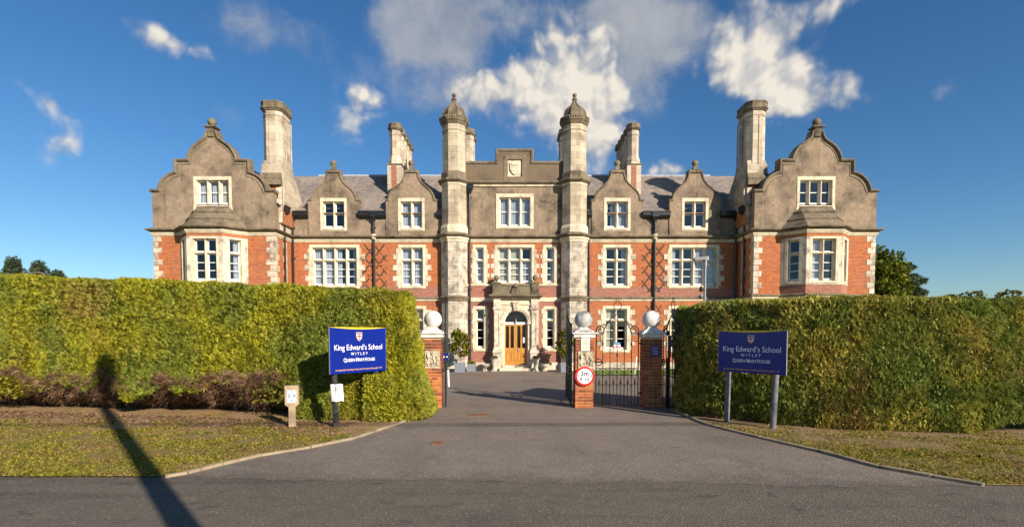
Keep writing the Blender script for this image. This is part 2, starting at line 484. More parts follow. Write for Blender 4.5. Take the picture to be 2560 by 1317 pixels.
def leaf_mat(name, cols, patch=0.6, fine=0.5, trans=0.35, brown=None, bthr=(0.6, 0.72), sheen=0.15):
    """cols: four colours mixed by patch noise and by the per-leaf rnd attribute (in hedges set by depth)"""
    m, N = mat(name)
    P = pos(N)
    at = N.n('ShaderNodeAttribute', attribute_name='rnd').outputs['Fac']
    n1 = N.noise(P, patch, 4, 0.6)
    n2 = N.noise(N.vmath('ADD', P, (17, 5, 3)), patch * 1.7, 4, 0.6)
    a = N.mix(N.ramp(n1, 0.38, 0.62), cols[0], cols[1])
    b = N.mix(N.ramp(n2, 0.40, 0.62), cols[2], cols[3])
    c = N.mix(N.ramp(at, 0.2, 0.85), a, b)
    if brown:
        n3 = N.noise(N.vmath('ADD', P, (3, 9, 31)), patch * 1.2, 6, 0.68)
        k = N.math('ADD', n3, N.math('MULTIPLY', N.math('SUBTRACT', at, 0.5), 0.22))
        c = N.mix(N.ramp(k, *bthr), c, brown)
    n4 = N.noise(P, patch * 9, 4, 0.6)
    c = N.mix(N.math('MULTIPLY', N.ramp(n4, 0.45, 0.65), 0.4), c, cols[1])
    dk = N.math('ADD', 0.45, N.math('MULTIPLY', N.ramp(at, 0.0, 1.0), 0.85))  # low rnd darkens leaves; in hedges this paints shade into deeper sprays
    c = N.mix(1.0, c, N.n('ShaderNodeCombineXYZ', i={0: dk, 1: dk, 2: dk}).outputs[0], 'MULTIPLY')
    p = N.n('ShaderNodeBsdfPrincipled', i={'Base Color': c, 'Roughness': 0.55, 'Specular IOR Level': sheen})
    t = N.n('ShaderNodeBsdfTranslucent', i={'Color': c})
    mx = N.n('ShaderNodeMixShader', i={0: trans, 1: p.outputs[0], 2: t.outputs[0]})
    N.n('ShaderNodeOutputMaterial', i={'Surface': mx.outputs[0]})
    return m


M['hedge_left'] = leaf_mat("cypress_foliage_sunny", ((0.27, 0.25, 0.013), (0.145, 0.185, 0.018), (0.40, 0.37, 0.028), (0.23, 0.265, 0.050)), 0.42,
                           brown=(0.33, 0.215, 0.060), bthr=(0.54, 0.80))
M['hedge_right'] = leaf_mat("cypress_foliage", ((0.25, 0.22, 0.018), (0.125, 0.17, 0.018), (0.50, 0.42, 0.09), (0.25, 0.30, 0.065)), 0.55,
                            brown=(0.28, 0.175, 0.06), bthr=(0.56, 0.80))
M['twig'] = leaf_mat("dead_twigs", ((0.20, 0.110, 0.060), (0.12, 0.068, 0.040), (0.38, 0.23, 0.14), (0.23, 0.13, 0.08)), 1.2, trans=0.1)
M['hedge_core'] = simple("hedge_inside_shade", (0.022, 0.022, 0.008), 1.0, 0.4, 6)  # near-black: the shade inside the hedges painted as a colour
M['tree_green'] = leaf_mat("oak_leaves", ((0.15, 0.19, 0.014), (0.10, 0.15, 0.018), (0.26, 0.27, 0.022), (0.16, 0.20, 0.025)), 0.5)
M['tree_dark'] = leaf_mat("pine_needles", ((0.075, 0.105, 0.045), (0.05, 0.08, 0.04), (0.12, 0.15, 0.065), (0.085, 0.12, 0.07)), 0.6, trans=0.15)
M['tree_olive'] = leaf_mat("scrub_leaves", ((0.17, 0.16, 0.025), (0.11, 0.12, 0.025), (0.26, 0.22, 0.04), (0.16, 0.16, 0.04)), 1.0)
M['shrub'] = leaf_mat("bay_leaves", ((0.20, 0.21, 0.02), (0.13, 0.17, 0.02), (0.36, 0.33, 0.04), (0.24, 0.20, 0.04)), 1.5)
M['heather'] = leaf_mat("pot_plant_leaves", ((0.08, 0.12, 0.05), (0.05, 0.09, 0.03), (0.15, 0.18, 0.09), (0.10, 0.12, 0.05)), 3)
M['blade'] = leaf_mat("grass_blades", ((0.32, 0.275, 0.032), (0.21, 0.235, 0.024), (0.42, 0.33, 0.06), (0.30, 0.28, 0.04)), 1.2, trans=0.4,
                      brown=(0.34, 0.22, 0.09), bthr=(0.52, 0.66))


# ------------------------------------------------------------------ geometry helpers
class MB:
    def __init__(self):
        self.v = []
        self.f = []

    def add(self, vs, fs):
        b = len(self.v)
        self.v.extend([tuple(p) for p in vs])
        self.f.extend([tuple(b + k for k in f) for f in fs])
        return self

    def box(self, x0, x1, y0, y1, z0, z1, M4=None):
        vs = [(x, y, z) for x in (x0, x1) for y in (y0, y1) for z in (z0, z1)]
        if M4 is not None:
            vs = [M4 @ Vector(p) for p in vs]
        return self.add(vs, [(0, 1, 3, 2), (4, 6, 7, 5), (0, 4, 5, 1), (2, 3, 7, 6), (0, 2, 6, 4), (1, 5, 7, 3)])

    def poly(self, outer, y0, y1, holes=(), M4=None):
        """outline in (x, z), holes likewise, made solid from y0 to y1"""
        loops = [[Vector((p[0], p[1], 0)) for p in outer]] + [[Vector((p[0], p[1], 0)) for p in h] for h in holes]
        tris = geometry.tessellate_polygon(loops)
        pts = [p for l in loops for p in l]
        n = len(pts)
        vs = [Vector((p.x, y0, p.y)) for p in pts] + [Vector((p.x, y1, p.y)) for p in pts]
        if M4 is not None:
            vs = [M4 @ p for p in vs]
        fs = [tuple(t) for t in tris] + [tuple(k + n for k in reversed(t)) for t in tris]
        b = 0
        for l in loops:
            m = len(l)
            for k in range(m):
                a, c = b + k, b + (k + 1) % m
                fs.append((a, c, c + n, a + n))
            b += m
        return self.add(vs, fs)

    def rings(self, rings, closed=True, cap=True):
        n = len(rings[0])
        vs = [p for r in rings for p in r]
        fs = []
        for k in range(len(rings) - 1):
            for j in range(n if closed else n - 1):
                a, b = k * n + j, k * n + (j + 1) % n
                fs.append((a, b, b + n, a + n))
        if cap:
            fs.append(tuple(reversed(range(n))))
            fs.append(tuple(range((len(rings) - 1) * n, len(rings) * n)))
        return self.add(vs, fs)

    def lathe(self, cx, cy, prof, n=16, rot=0.0, sx=1.0, sy=1.0, cap=True):
        """prof: (radius, z)"""
        rr = []
        for (r, z) in prof:
            rr.append([(cx + sx * r * math.cos(rot + 2 * math.pi * k / n), cy + sy * r * math.sin(rot + 2 * math.pi * k / n), z) for k in range(n)])
        return self.rings(rr, True, cap)

    def octo(self, cx, cy, prof, sx=1.0, sy=1.0):
        """octagonal; prof gives half the width across flats"""
        return self.lathe(cx, cy, [(r / math.cos(math.pi / 8), z) for r, z in prof], 8, math.pi / 8, sx, sy)

    def sweep(self, path, prof, closed=False, cap=True):
        """path in plan (x, y) with its outside on the right hand; prof: (out, z)"""
        n = len(path)
        P = [Vector(p) for p in path]
        rr = []
        for k in range(n):
            d0 = P[k] - P[k - 1] if (k > 0 or closed) else P[1] - P[0]
            d1 = P[(k + 1) % n] - P[k] if (k < n - 1 or closed) else P[-1] - P[-2]
            d0.normalize()
            d1.normalize()
            n0 = Vector((d0.y, -d0.x))
            n1 = Vector((d1.y, -d1.x))
            m = (n0 + n1) / (1 + n0.dot(n1))
            rr.append([(P[k].x + m.x * o, P[k].y + m.y * o, z) for o, z in prof])
        if closed:
            rr.append(rr[0])
        return self.rings(rr, True, cap and not closed)

    def sweep_up(self, path, prof, y_front, cap=True):
        """coping along an outline in (x, z) left to right, outside on the left hand (up);
        prof: (out, depth)"""
        n = len(path)
        P = [Vector(p) for p in path]
        rr = []
        for k in range(n):
            d0 = (P[k] - P[k - 1]) if k > 0 else P[1] - P[0]
            d1 = (P[k + 1] - P[k]) if k < n - 1 else P[-1] - P[-2]
            d0.normalize()
            d1.normalize()
            n0 = Vector((-d0.y, d0.x))
            n1 = Vector((-d1.y, d1.x))
            m = (n0 + n1) / max(0.35, (1 + n0.dot(n1)))
            rr.append([(P[k].x + m.x * o, y_front + d, P[k].y + m.y * o) for o, d in prof])
        return self.rings(rr, True, cap)

    def tube(self, pts, r, n=6, cap=True, r1=None):
        P = [Vector(p) for p in pts]
        rr = []
        up = Vector((0, 0, 1))
        prev = None
        m = len(P)
        for k in range(m):
            d = (P[min(k + 1, m - 1)] - P[max(k - 1, 0)]).normalized()
            if prev is None:
                a = d.cross(up)
                if a.length < 1e-3:
                    a = d.cross(Vector((1, 0, 0)))
            else:
                a = prev - d * prev.dot(d)
            a.normalize()
            prev = a
            b = d.cross(a)
            rad = r if r1 is None else r + (r1 - r) * k / (m - 1)
            rr.append([P[k] + (a * math.cos(2 * math.pi * j / n) + b * math.sin(2 * math.pi * j / n)) * rad for j in range(n)])
        return self.rings(rr, True, cap)

    def build(self, name, m, parent=None, smooth=False, norm=True, loc=None, rotz=0.0):
        me = bpy.data.meshes.new(name)
        me.from_pydata([tuple(p) for p in self.v], [], self.f)
        if norm:
            bm = bmesh.new()
            bm.from_mesh(me)
            bmesh.ops.recalc_face_normals(bm, faces=bm.faces)
            bm.to_mesh(me)
            bm.free()
        me.materials.append(M[m] if isinstance(m, str) else m)
        if smooth:
            me.polygons.foreach_set('use_smooth', [True] * len(me.polygons))
        return link(name, me, parent, loc, rotz)


def link(name, data, parent=None, loc=None, rotz=0.0):
    o = bpy.data.objects.new(name, data)
    COL.objects.link(o)
    if parent is not None:
        o.parent = parent
    if loc is not None:
        o.location = loc
    if rotz:
        o.rotation_euler = (0, 0, rotz)
    return o


def tag(o, label=None, cat=None, group=None, kind=None):
    for k, v in (('label', label), ('category', cat), ('group', group), ('kind', kind)):
        if v:
            o[k] = v
    return o


def thing(name, label, cat, loc=(0, 0, 0), rotz=0.0, group=None):
    return tag(link(name, None, None, loc, rotz), label, cat, group)


def copy_tree(o, parent=None, loc=None, rotz=None):
    c = o.copy()
    COL.objects.link(c)
    if parent is not None:
        c.parent = parent
    if loc is not None:
        c.location = loc
    if rotz is not None:
        c.rotation_euler = (0, 0, rotz)
    for ch in list(o.children):
        copy_tree(ch, c)
    return c


def text(body, size, m, parent, loc, name='lettering', rot=(math.pi / 2, 0, 0), sx=1.0, bold=0.0, space=1.0, align='CENTER'):
    cu = bpy.data.curves.new('lettering', 'FONT')
    cu.body = body
    cu.size = size
    cu.align_x = align
    cu.align_y = 'CENTER'
    cu.extrude = 0.0008
    cu.offset = bold
    cu.space_character = space
    cu.resolution_u = 3
    t = bpy.data.objects.new('lettering', cu)
    COL.objects.link(t)
    dg = bpy.context.evaluated_depsgraph_get()
    dg.update()
    me = bpy.data.meshes.new_from_object(t.evaluated_get(dg))
    bpy.data.objects.remove(t)
    bpy.data.curves.remove(cu)
    me.materials.clear()
    me.materials.append(M[m])
    o = link(name, me, parent, loc)
    o.rotation_euler = rot
    o.scale = (sx, 1, 1)
    return o


UNIT = {}


def unit_box(m):
    if m not in UNIT:
        b = MB()
        e = 0.04
        # slightly rounded block: a box with its front edges chamfered
        vs = [(-.5, .5, -.5), (.5, .5, -.5), (.5, .5, .5), (-.5, .5, .5), (-.5, -.5 + e * 3, -.5), (.5, -.5 + e * 3, -.5), (.5, -.5 + e * 3, .5), (-.5, -.5 + e * 3, .5),
              (-.5 + e, -.5, -.5 + e), (.5 - e, -.5, -.5 + e), (.5 - e, -.5, .5 - e), (-.5 + e, -.5, .5 - e)]
        b.add(vs, [(0, 3, 2, 1), (0, 1, 5, 4), (1, 2, 6, 5), (2, 3, 7, 6), (3, 0, 4, 7), (4, 5, 9, 8), (5, 6, 10, 9), (6, 7, 11, 10), (7, 4, 8, 11), (8, 9, 10, 11)])
        me = bpy.data.meshes.new('block')
        me.from_pydata(b.v, [], b.f)
        bm = bmesh.new()
        bm.from_mesh(me)
        bmesh.ops.recalc_face_normals(bm, faces=bm.faces)
        bm.to_mesh(me)
        bm.free()
        me.materials.append(M[m])
        UNIT[m] = me
    return UNIT[m]


def block(name, m, parent, c, size, rotz=0.0):
    o = link(name, unit_box(m), parent, c, rotz)
    o.scale = size
    return o


def arc(cx, cz, r, a0, a1, n, rz=None):
    rz = rz or r
    return [(cx + r * math.cos(R(a0 + (a1 - a0) * k / n)), cz + rz * math.sin(R(a0 + (a1 - a0) * k / n))) for k in range(n + 1)]


def rect(x0, x1, z0, z1):
    return [(x0, z0), (x1, z0), (x1, z1), (x0, z1)]


# ------------------------------------------------------------------ ground
def gz(y):
    """the site falls gently from the gate to the house"""
    if y < 13:
        return 0.0
    if y > 28:
        return -0.33
    return -0.33 * (y - 13) / 15


def sheet(name, pts, dz, m, kind='structure', label=None, noise_amp=0.0):
    """flat sheet from a plan outline, cut at the slope changes, following the fall of the ground"""
    bm = bmesh.new()
    f = bm.faces.new([bm.verts.new((p[0], p[1], 0)) for p in pts])
    for yy in (13, 28):
        bmesh.ops.bisect_plane(bm, geom=bm.verts[:] + bm.edges[:] + bm.faces[:], plane_co=(0, yy, 0), plane_no=(0, 1, 0))
    for v in bm.verts:
        v.co.z = gz(v.co.y) + dz
    bmesh.ops.triangulate(bm, faces=bm.faces)
    bmesh.ops.recalc_face_normals(bm, faces=bm.faces)
    if sum(f.normal.z for f in bm.faces) < 0:
        bmesh.ops.reverse_faces(bm, faces=bm.faces)
    me = bpy.data.meshes.new(name)
    bm.to_mesh(me)
    bm.free()
    me.materials.append(M[m])
    o = link(name, me)
    tag(o, label, None, None, kind)
    return o


sheet('ground', [(-600, -300), (600, -300), (600, 900), (-600, 900)], -0.030, 'field', label='rough grassy ground stretching away behind the hedges')
RIGHT_EDGE = [(-60, 6.62), (-4.25, 6.62), (-1.5, 6.52), (0, 6.47), (2.5, 6.40), (5.75, 6.18), (12, 5.9), (60, 5.0)]
sheet('road', [(-60, -6)] + [(-60, 7.1), (-4.25, 7.1), (5.75, 6.6), (12, 6.3), (60, 5.5)] + [(60, -6)], 0.0, 'road',
      label='dark grey asphalt road along the bottom of the picture')
KL = [(-2.0, 12.7), (-2.12, 11.6), (-2.43, 10.32), (-2.83, 9.03), (-3.3, 8.35), (-3.83, 7.79), (-4.12, 7.25), (-4.32, 6.80), (-4.5, 6.62)]
KR = [(3.86, 12.6), (3.84, 11.4), (3.92, 10.4), (4.36, 9.13), (4.79, 8.05), (5.05, 7.09), (5.40, 6.62), (5.72, 6.24)]
drive = [(-4.5, 6.62)] + [(-4.3 + 10.0 * k / 90, 6.60 - .40 * k / 90 + .035 * math.sin(k * .9) + .05 * math.sin(k * .23 + 1) + random.uniform(-.02, .02)) for k in range(91)] + [(5.72, 6.20)] + list(reversed(KR))[1:] + [(5.2, 13.5), (9, 17), (9.5, 26.3), (4.4, 27.0), (4.3, 31.2), (-3.9, 31.2), (-4.1, 28.2), (-9, 26.2), (-7, 16), (-3.4, 13.6)] + KL[:-1]
sheet('driveway', drive, 0.004, 'drive', label='paler asphalt driveway running through the gate to the door')
sheet('lawn', [(4.4, 25.6), (9.5, 25.2), (40, 25.2), (40, 31.6), (4.35, 31.6)], -0.004, 'lawn', label='bright mown lawn in front of the right half of the house')
sheet('lawn', [(-4.2, 26.9), (-9.5, 26.0), (-40, 25.0), (-40, 31.6), (-4.05, 31.6)], -0.004, 'lawn', label='bright mown lawn in front of the left half of the house')


from mathutils import noise as mnoise


def verge(name, pts, m, label, bump=0.02):
    bm = bmesh.new()
    bm.faces.new([bm.verts.new((p[0], p[1], 0)) for p in pts])
    xs = [p[0] for p in pts]
    ys = [p[1] for p in pts]
    x = min(xs) + .25
    while x < max(xs):
        bmesh.ops.bisect_plane(bm, geom=bm.verts[:] + bm.edges[:] + bm.faces[:], plane_co=(x, 0, 0), plane_no=(1, 0, 0))
        x += .25
    y = min(ys) + .25
    while y < max(ys):
        bmesh.ops.bisect_plane(bm, geom=bm.verts[:] + bm.edges[:] + bm.faces[:], plane_co=(0, y, 0), plane_no=(0, 1, 0))
        y += .25
    for v in bm.verts:
        b = v.is_boundary
        v.co.z = 0.012 if b else 0.03 + .03 * mnoise.noise(Vector((v.co.x * 1.7, v.co.y * 1.7, 0)))
    bmesh.ops.recalc_face_normals(bm, faces=bm.faces)
    if sum(f.normal.z for f in bm.faces) < 0:
        bmesh.ops.reverse_faces(bm, faces=bm.faces)
    me = bpy.data.meshes.new(name)
    bm.to_mesh(me)
    bm.free()
    me.materials.append(M[m])
    return tag(link(name, me), label, None, None, 'structure')


inL = [(-2.1, 12.7), (-2.2, 11.6), (-2.5, 10.32), (-2.9, 9.03), (-3.36, 8.35), (-3.88, 7.80), (-4.17, 7.28), (-4.38, 6.82), (-4.55, 6.66)]
inR = [(3.92, 12.6), (3.90, 11.4), (3.98, 10.42), (4.42, 9.15), (4.85, 8.07), (5.11, 7.12), (5.46, 6.66), (5.76, 6.28)]
verge('grass_verge', inL + [(-20, 6.66), (-20, 15.5), (-2.1, 13.6)], 'verge', 'worn grass and bare earth verge before the left hedge')
verge('grass_verge', inR + [(12, 5.96), (18, 5.8), (18, 13), (3.92, 13.2)], 'verge_right', 'patchy leaf-strewn verge before the right hedge')


def kerb(pts, label):
    root = tag(link('kerb', None), label, None, None, 'structure')
    P = [Vector(p) for p in pts]
    # resample into stones of about 0.9 m
    segs = []
    for a, b in zip(P[:-1], P[1:]):
        n = max(1, round((b - a).length / 0.85))
        for k in range(n):
            segs.append((a.lerp(b, k / n), a.lerp(b, (k + 1) / n)))
    for a, b in segs:
        c = (a + b) / 2
        d = b - a
        o = block('kerb_stone', 'kerb', root, (c.x, c.y, -0.02 + random.uniform(-.006, .006)), (d.length - .012, 0.07, 0.13), math.atan2(d.y, d.x) + random.uniform(-.012, .012))
        o.rotation_euler[1] = random.uniform(-.008, .008)
    return root


kerb(KL[1:], 'low concrete edging curving along the left verge')
kerb(KR, 'low concrete edging curving along the right verge')


def grating(x, y, w, d, n, label, rz=0.0):
    t = thing('drain_grating', label, 'drain', (x, y, gz(y) + 0.005), rz, 'rusty iron drain gratings in the driveway')
    b = MB()
    b.box(-w / 2, w / 2, -d / 2, -d / 2 + .02, 0, .012).box(-w / 2, w / 2, d / 2 - .02, d / 2, 0, .012)
    b.box(-w / 2, -w / 2 + .02, -d / 2 + .02, d / 2 - .02, 0, .012).box(w / 2 - .02, w / 2, -d / 2 + .02, d / 2 - .02, 0, .012)
    b.build('frame', 'rust', t)
    MB().box(-w / 2 + .02, w / 2 - .02, -d / 2 + .02, d / 2 - .02, 0, .003).build('pit_shade', 'dark', t)  # flat sheet painted black for the shade below the bars; no hole
    s = (w - .04) / n
    me = None
    for k in range(n):
        xx = -w / 2 + .02 + s * (k + .5)
        if me is None:
            o = MB().box(-s * .30, s * .30, -d / 2 + .022, d / 2 - .022, .003, .011).build('bar', 'rust', t)
            me = o.data
        else:
            o = link('bar', me, t)
        o.location = (xx, 0, 0)
    return t


grating(-1.28, 8.7, 0.19, 0.26, 7, 'small rusty drain grating nearest the road')
grating(-0.80, 11.72, 0.46, 0.30, 12, 'wide rusty drain grating just outside the gate')
grating(-1.36, 25.6, 0.75, 0.32, 10, 'far rusty drain grating in front of the house door')

# ------------------------------------------------------------------ the house
HY = 31.0
house = thing('school_building', 'long Victorian red brick and stone school with curved gables and two domed turrets', 'building', (0.04, HY, 0))
WX0, WX1, WC, WY = 13.2, 19.9, 16.55, -2.1
GB = -0.40          # bottom of the walls
Z1, Z1T = 7.20, 7.62   # main cornice
SASH = {}


def make_window(x, z0, z1, w, lights=2, transom=None, y=0.0, rz=0.0, sw=0.17, hw=0.17, mull=0.12, curtain=None, bars=2, lowmid=False, m='stone', sill=0.15, low_h=None, origin=None):
    """stone-mullioned sash window; local x along the wall, y into the wall"""
    win = MB()
    # architrave ring
    ow0, ow1 = -w / 2 - sw, w / 2 + sw
    win.poly([(ow0, z0 - sill), (ow1, z0 - sill), (ow1, z1 + hw), (ow0, z1 + hw)], -0.025, 0.34, [rect(-w / 2, w / 2, z0, z1)])
    # stepped inner moulding
    e = 0.035
    win.poly(rect(-w / 2 - .001, w / 2 + .001, z0 - .001, z1 + .001), 0.10, 0.31, [rect(-w / 2 + e, w / 2 - e, z0 + e, z1 - e)])
    lw = (w - mull * (lights - 1)) / lights
    for k in range(1, lights):
        xx = -w / 2 + k * lw + (k - 1) * mull
        # mullion with splayed front
        vs = [(xx, .30), (xx, .14), (xx + mull * .3, .05), (xx + mull * .7, .05), (xx + mull, .14), (xx + mull, .30)]
        win.rings([[(p[0], p[1], z0) for p in vs], [(p[0], p[1], z1) for p in vs]])
    if transom:
        t = 0.055
        for k in range(lights):
            xa = -w / 2 + k * (lw + mull)
            win.add([(xa, .06, transom - t * .6), (xa + lw, .06, transom - t * .6), (xa + lw, .06, transom + t * .6), (xa, .06, transom + t * .6),
                     (xa, .29, transom - t), (xa + lw, .29, transom - t), (xa + lw, .29, transom + t), (xa, .29, transom + t)],
                    [(0, 1, 2, 3), (4, 7, 6, 5), (0, 4, 5, 1), (3, 2, 6, 7), (0, 3, 7, 4), (1, 5, 6, 2)])
    # sloping sill
    win.add([(-w / 2, -.06, z0 - .06), (w / 2, -.06, z0 - .06), (w / 2, .30, z0 + .05), (-w / 2, .30, z0 + .05), (-w / 2, -.06, z0 - .11), (w / 2, -.06, z0 - .11), (w / 2, .30, z0 - .02), (-w / 2, .30, z0 - .02)],
            [(0, 1, 2, 3), (4, 7, 6, 5), (0, 4, 5, 1), (1, 5, 6, 2), (2, 6, 7, 3), (3, 7, 4, 0)])
    if origin is None:
        origin = (x, y, 0)
    wo_ = win.build('window', m, house, loc=origin, rotz=rz)
    parts = [(z0 + .05, z1, None)] if not transom else [(z0 + .05, transom - .055, 'low'), (transom + .055, z1, 'up')]
    yy = 0.205
    for li in range(lights):
        xa = -w / 2 + li * (lw + mull)
        xb = xa + lw
        if li == 0:
            xa += e
        if li == lights - 1:
            xb -= e
        for (a, b, kind) in parts:
            if b == z1:
                b = z1 - e
            fw = 0.042
            bot = 0.10 if kind != 'up' else 0.04
            s = MB()
            s.poly(rect(xa, xb, a, b), yy, yy + .06, [rect(xa + fw, xb - fw, a + bot, b - fw)])
            nb = 0 if kind == 'up' else (bars if transom else 1)
            if kind == 'up' and bars == 3:
                nb = 1
            ih = (b - fw) - (a + bot)
            zs = [a + bot]
            for k in range(nb):
                zc = a + bot + ih * (k + 1) / (nb + 1)
                th = 0.018
                s.box(xa + fw, xb - fw, yy + .012, yy + .048, zc - th, zc + th)
                zs.append(zc)
            zs.append(b - fw)
            s.build('sash', 'white', wo_)
            for k in range(len(zs) - 1):
                lo = zs[k] + (.018 if k else 0)
                hi = zs[k + 1] - (.018 if k < len(zs) - 2 else 0)
                key = (round(xb - xa - 2 * fw, 3), round(hi - lo, 3))
                if key not in SASH:
                    hw_, hh = key[0] / 2, key[1] / 2
                    pb = MB().add([(-hw_, 0, -hh), (hw_, 0, -hh), (hw_, 0, hh), (-hw_, 0, hh)], [(0, 1, 2, 3)])
                    me = bpy.data.meshes.new('pane')
                    me.from_pydata(pb.v, [], pb.f)
                    me.materials.append(M['glass'])
                    SASH[key] = me
                link('pane', SASH[key], wo_, ((xa + xb) / 2, yy + .03, (lo + hi) / 2))
            # curtains
            cmode = curtain[li % len(curtain)] if curtain else None
            if cmode:
                cm = 'curtain' if cmode in ('full', 'left', 'right', 'half') else 'curtain_cream'
                x0c, x1c, z0c, z1c = xa + .01, xb - .01, a + .02, b - .01
                if cmode == 'left':
                    x1c = xa + (xb - xa) * .5
                if cmode == 'right':
                    x0c = xa + (xb - xa) * .5
                if cmode == 'half' and kind == 'up':
                    continue
                nseg = 18
                c = MB()
                ph = random.random() * 6
                row = []
                for zz in (z0c, z1c):
                    for k in range(nseg + 1):
                        u = k / nseg
                        amp = .022 if cm == 'curtain' else .006
                        row.append((x0c + (x1c - x0c) * u, yy + .15 + amp * math.sin(u * 26 * (x1c - x0c) / .5 + ph) + .01 * math.sin(u * 9 + ph), zz))
                c.add(row, [(k, k + 1, k + nseg + 2, k + nseg + 1) for k in range(nseg)])
                c.build('curtain', cm, wo_, norm=False)
    return wo_


def quoins_window(x, z0, z1, w, ext=0.12, y=0.0, h=0.30, sides=(-1, 1), rz=0.0, origin=None, wide=0.17):
    """toothed blocks standing in the brickwork beside a window"""
    n = max(2, round((z1 - z0) / h))
    hh = (z1 - z0) / n
    for s in sides:
        for k in range(n):
            e = ext * (1.0 if k % 2 else 0.35) * random.uniform(.9, 1.12)
            cx = s * (w / 2 + wide + e / 2 - .003)
            loc = Vector((cx, 0.05, z0 + hh * (k + .5)))
            if origin is None:
                p = Vector((x, y, 0)) + loc
            else:
                p = Vector(origin) + Matrix.Rotation(rz, 3, 'Z') @ loc
            block('quoin_stone', 'quoin', house, p, (e + .006, 0.158 + random.uniform(0, .012), hh - .008), rz)


def quoins_corner(x, y, side, z0, z1, h=0.32, w0=0.30, w1=0.50, face=0.0, m='quoin'):
    """corner stones of a wing: long and short blocks wrapping the corner. side=+1: block runs towards +x from x"""
    n = round((z1 - z0) / h)
    hh = (z1 - z0) / n
    for k in range(n):
        w = w1 if k % 2 else w0
        w *= random.uniform(.92, 1.06)
        d = w0 if k % 2 else w1
        cx = x + side * (w / 2 - .018)
        block('quoin_stone', m, house, (cx, y + d / 2 - .02, z0 + hh * (k + .5)), (w, d, hh - .010))


def wall(name, m, outline, y0, y1, holes=()):
    return MB().poly(outline, y0, y1, holes).build(name, m, house)


# --- window positions (x, z0, z1, w)
FF0, FF1, FT = 4.65, 6.90, 6.17
G0, G1, GT = 0.86, 3.30, 2.63
X4, X2 = 10.64, 6.06
W4, W2 = 2.62, 1.30


def hole(x, z0, z1, w, g=0.08):
    return rect(x - w / 2 - g, x + w / 2 + g, z0 - g, z1 + g)


# --- brick walls of the main range
for s in (-1, 1):
    a, b = sorted((s * 13.2, s * 3.0))
    wall('brick_wall', 'brick', rect(a, b, 4.60, Z1 + .02), 0, .35, [hole(s * X4, FF0 + .03, FF1, W4), hole(s * X2, FF0 + .03, FF1, W2)])
    wall('brick_wall', 'brick_pale', rect(a, b, 3.9, 4.60), .0, .35, [])
    wall('brick_wall', 'brick', rect(a, b, 0.10, 3.9), 0, .35, [hole(s * X4, G0, G1, W4), hole(s * X2, G0, G1, W2)])
    MB().box(a, b, -.06, .35, GB, 0.12).build('plinth', 'quoin', house)
    wall('attic_wall', 'render', rect(a, b, Z1T - .05, 8.95), 0.02, .35, [hole(s * X4, 8.04, 8.96 - .06, 1.26, 0), hole(s * X2, 8.04, 8.96 - .06, 1.26, 0)])
# centre bay between the turrets
wall('brick_wall', 'brick', rect(-3.2, 3.2, 4.64, Z1 + .02), 0, .35, [hole(.03, 4.83, FF1, 2.0), hole(-2.05, 4.83, FF1, .48), hole(2.12, 4.83, FF1, .48)])
wall('brick_wall', 'brick_pale', rect(-3.2, 3.2, 0.10, 4.64), 0, .35, [hole(-2.03, .93, 3.28, .5), hole(2.14, .93, 3.28, .5), rect(-.85, .90, .1, 3.3)])
for a, b in ((-3.2, -1.3), (1.4, 3.2)):
    MB().box(a, b, -.10, .35, GB, 0.12).build('plinth', 'quoin', house)
wall('attic_wall', 'render', rect(-3.2, 3.2, Z1T - .05, 10.52), 0.02, .35, [hole(.03, 8.12, 9.86, 1.86)])
cpar = [(-3.0, 10.7), (3.05, 10.7), (3.05, 11.80), (1.00, 11.80), (1.00, 12.52), (-0.98, 12.52), (-0.98, 11.80), (-3.0, 11.80)]
wall('parapet', 'render_dark', cpar, 0.0, .35, [rect(-.38, .44, 11.03, 12.10)])
cop = [(-3.0, 11.80), (-.98, 11.80), (-.98, 12.52), (1.00, 12.52), (1.00, 11.80), (3.05, 11.80)]
MB().sweep_up(cop, [(-.02, -.05), (.07, -.07), (.13, -.02), (.13, .42), (-.02, .42)], 0.0).build('coping', 'coping', house)
# coat of arms panel in the parapet
pan = MB().poly(rect(-.62, .68, 10.80, 12.26), -.02, .2, [rect(-.40, .46, 11.02, 12.04)]).build('carved_panel', 'coping', house)
MB().box(-.39, .45, .08, .2, 11.03, 12.03).build('panel_back', 'stone', pan)
sh = [(-.27, 11.88), (-.24, 11.45), (-.12, 11.25), (.03, 11.14), (.18, 11.25), (.30, 11.45), (.33, 11.88), (.18, 11.94), (.10, 11.88), (.03, 11.94), (-.04, 11.88), (-.12, 11.94)]
shm = MB().poly(sh, .0, .09)
for zz in (11.42, 11.55, 11.68):
    shm.box(-.2, .26, -.03, .01, zz - .025, zz + .025)
shm.box(-.16, .22, -.04, .01, 11.74, 11.84)
shm.build('shield', 'stone', pan)

# --- windows of the main range
for s in (-1, 1):
    cur4 = ['full', 'full', 'left', 'right'] if s < 0 else ['left', None, 'full', 'full']
    make_window(s * X4, FF0, FF1, W4, 4, FT, curtain=cur4)
    quoins_window(s * X4, FF0 - .05, FF1 - .06, W4, .30)
    make_window(s * X2, FF0, FF1, W2, 2, FT, curtain=['full', 'full'] if s < 0 else [None, 'right'])
    quoins_window(s * X2, FF0 - .05, FF1 - .06, W2, .30)
    make_window(s * X4, G0, G1, W4, 4, GT, curtain=[None, 'full', None, 'left'])
    quoins_window(s * X4, G0 - .05, G1 - .06, W4, .30)
    make_window(s * X2, G0, G1, W2, 2, GT, curtain=['cream', None] if s > 0 else ['full', 'cream'])
    quoins_window(s * X2, G0 - .05, G1 - .06, W2, .30)
make_window(.03, 4.83, FF1, 2.0, 3, FT, curtain=['cream', 'cream', 'half'], sill=.06)
quoins_window(.03, 4.83, FF1 - .1, 2.0, .24, wide=.19)
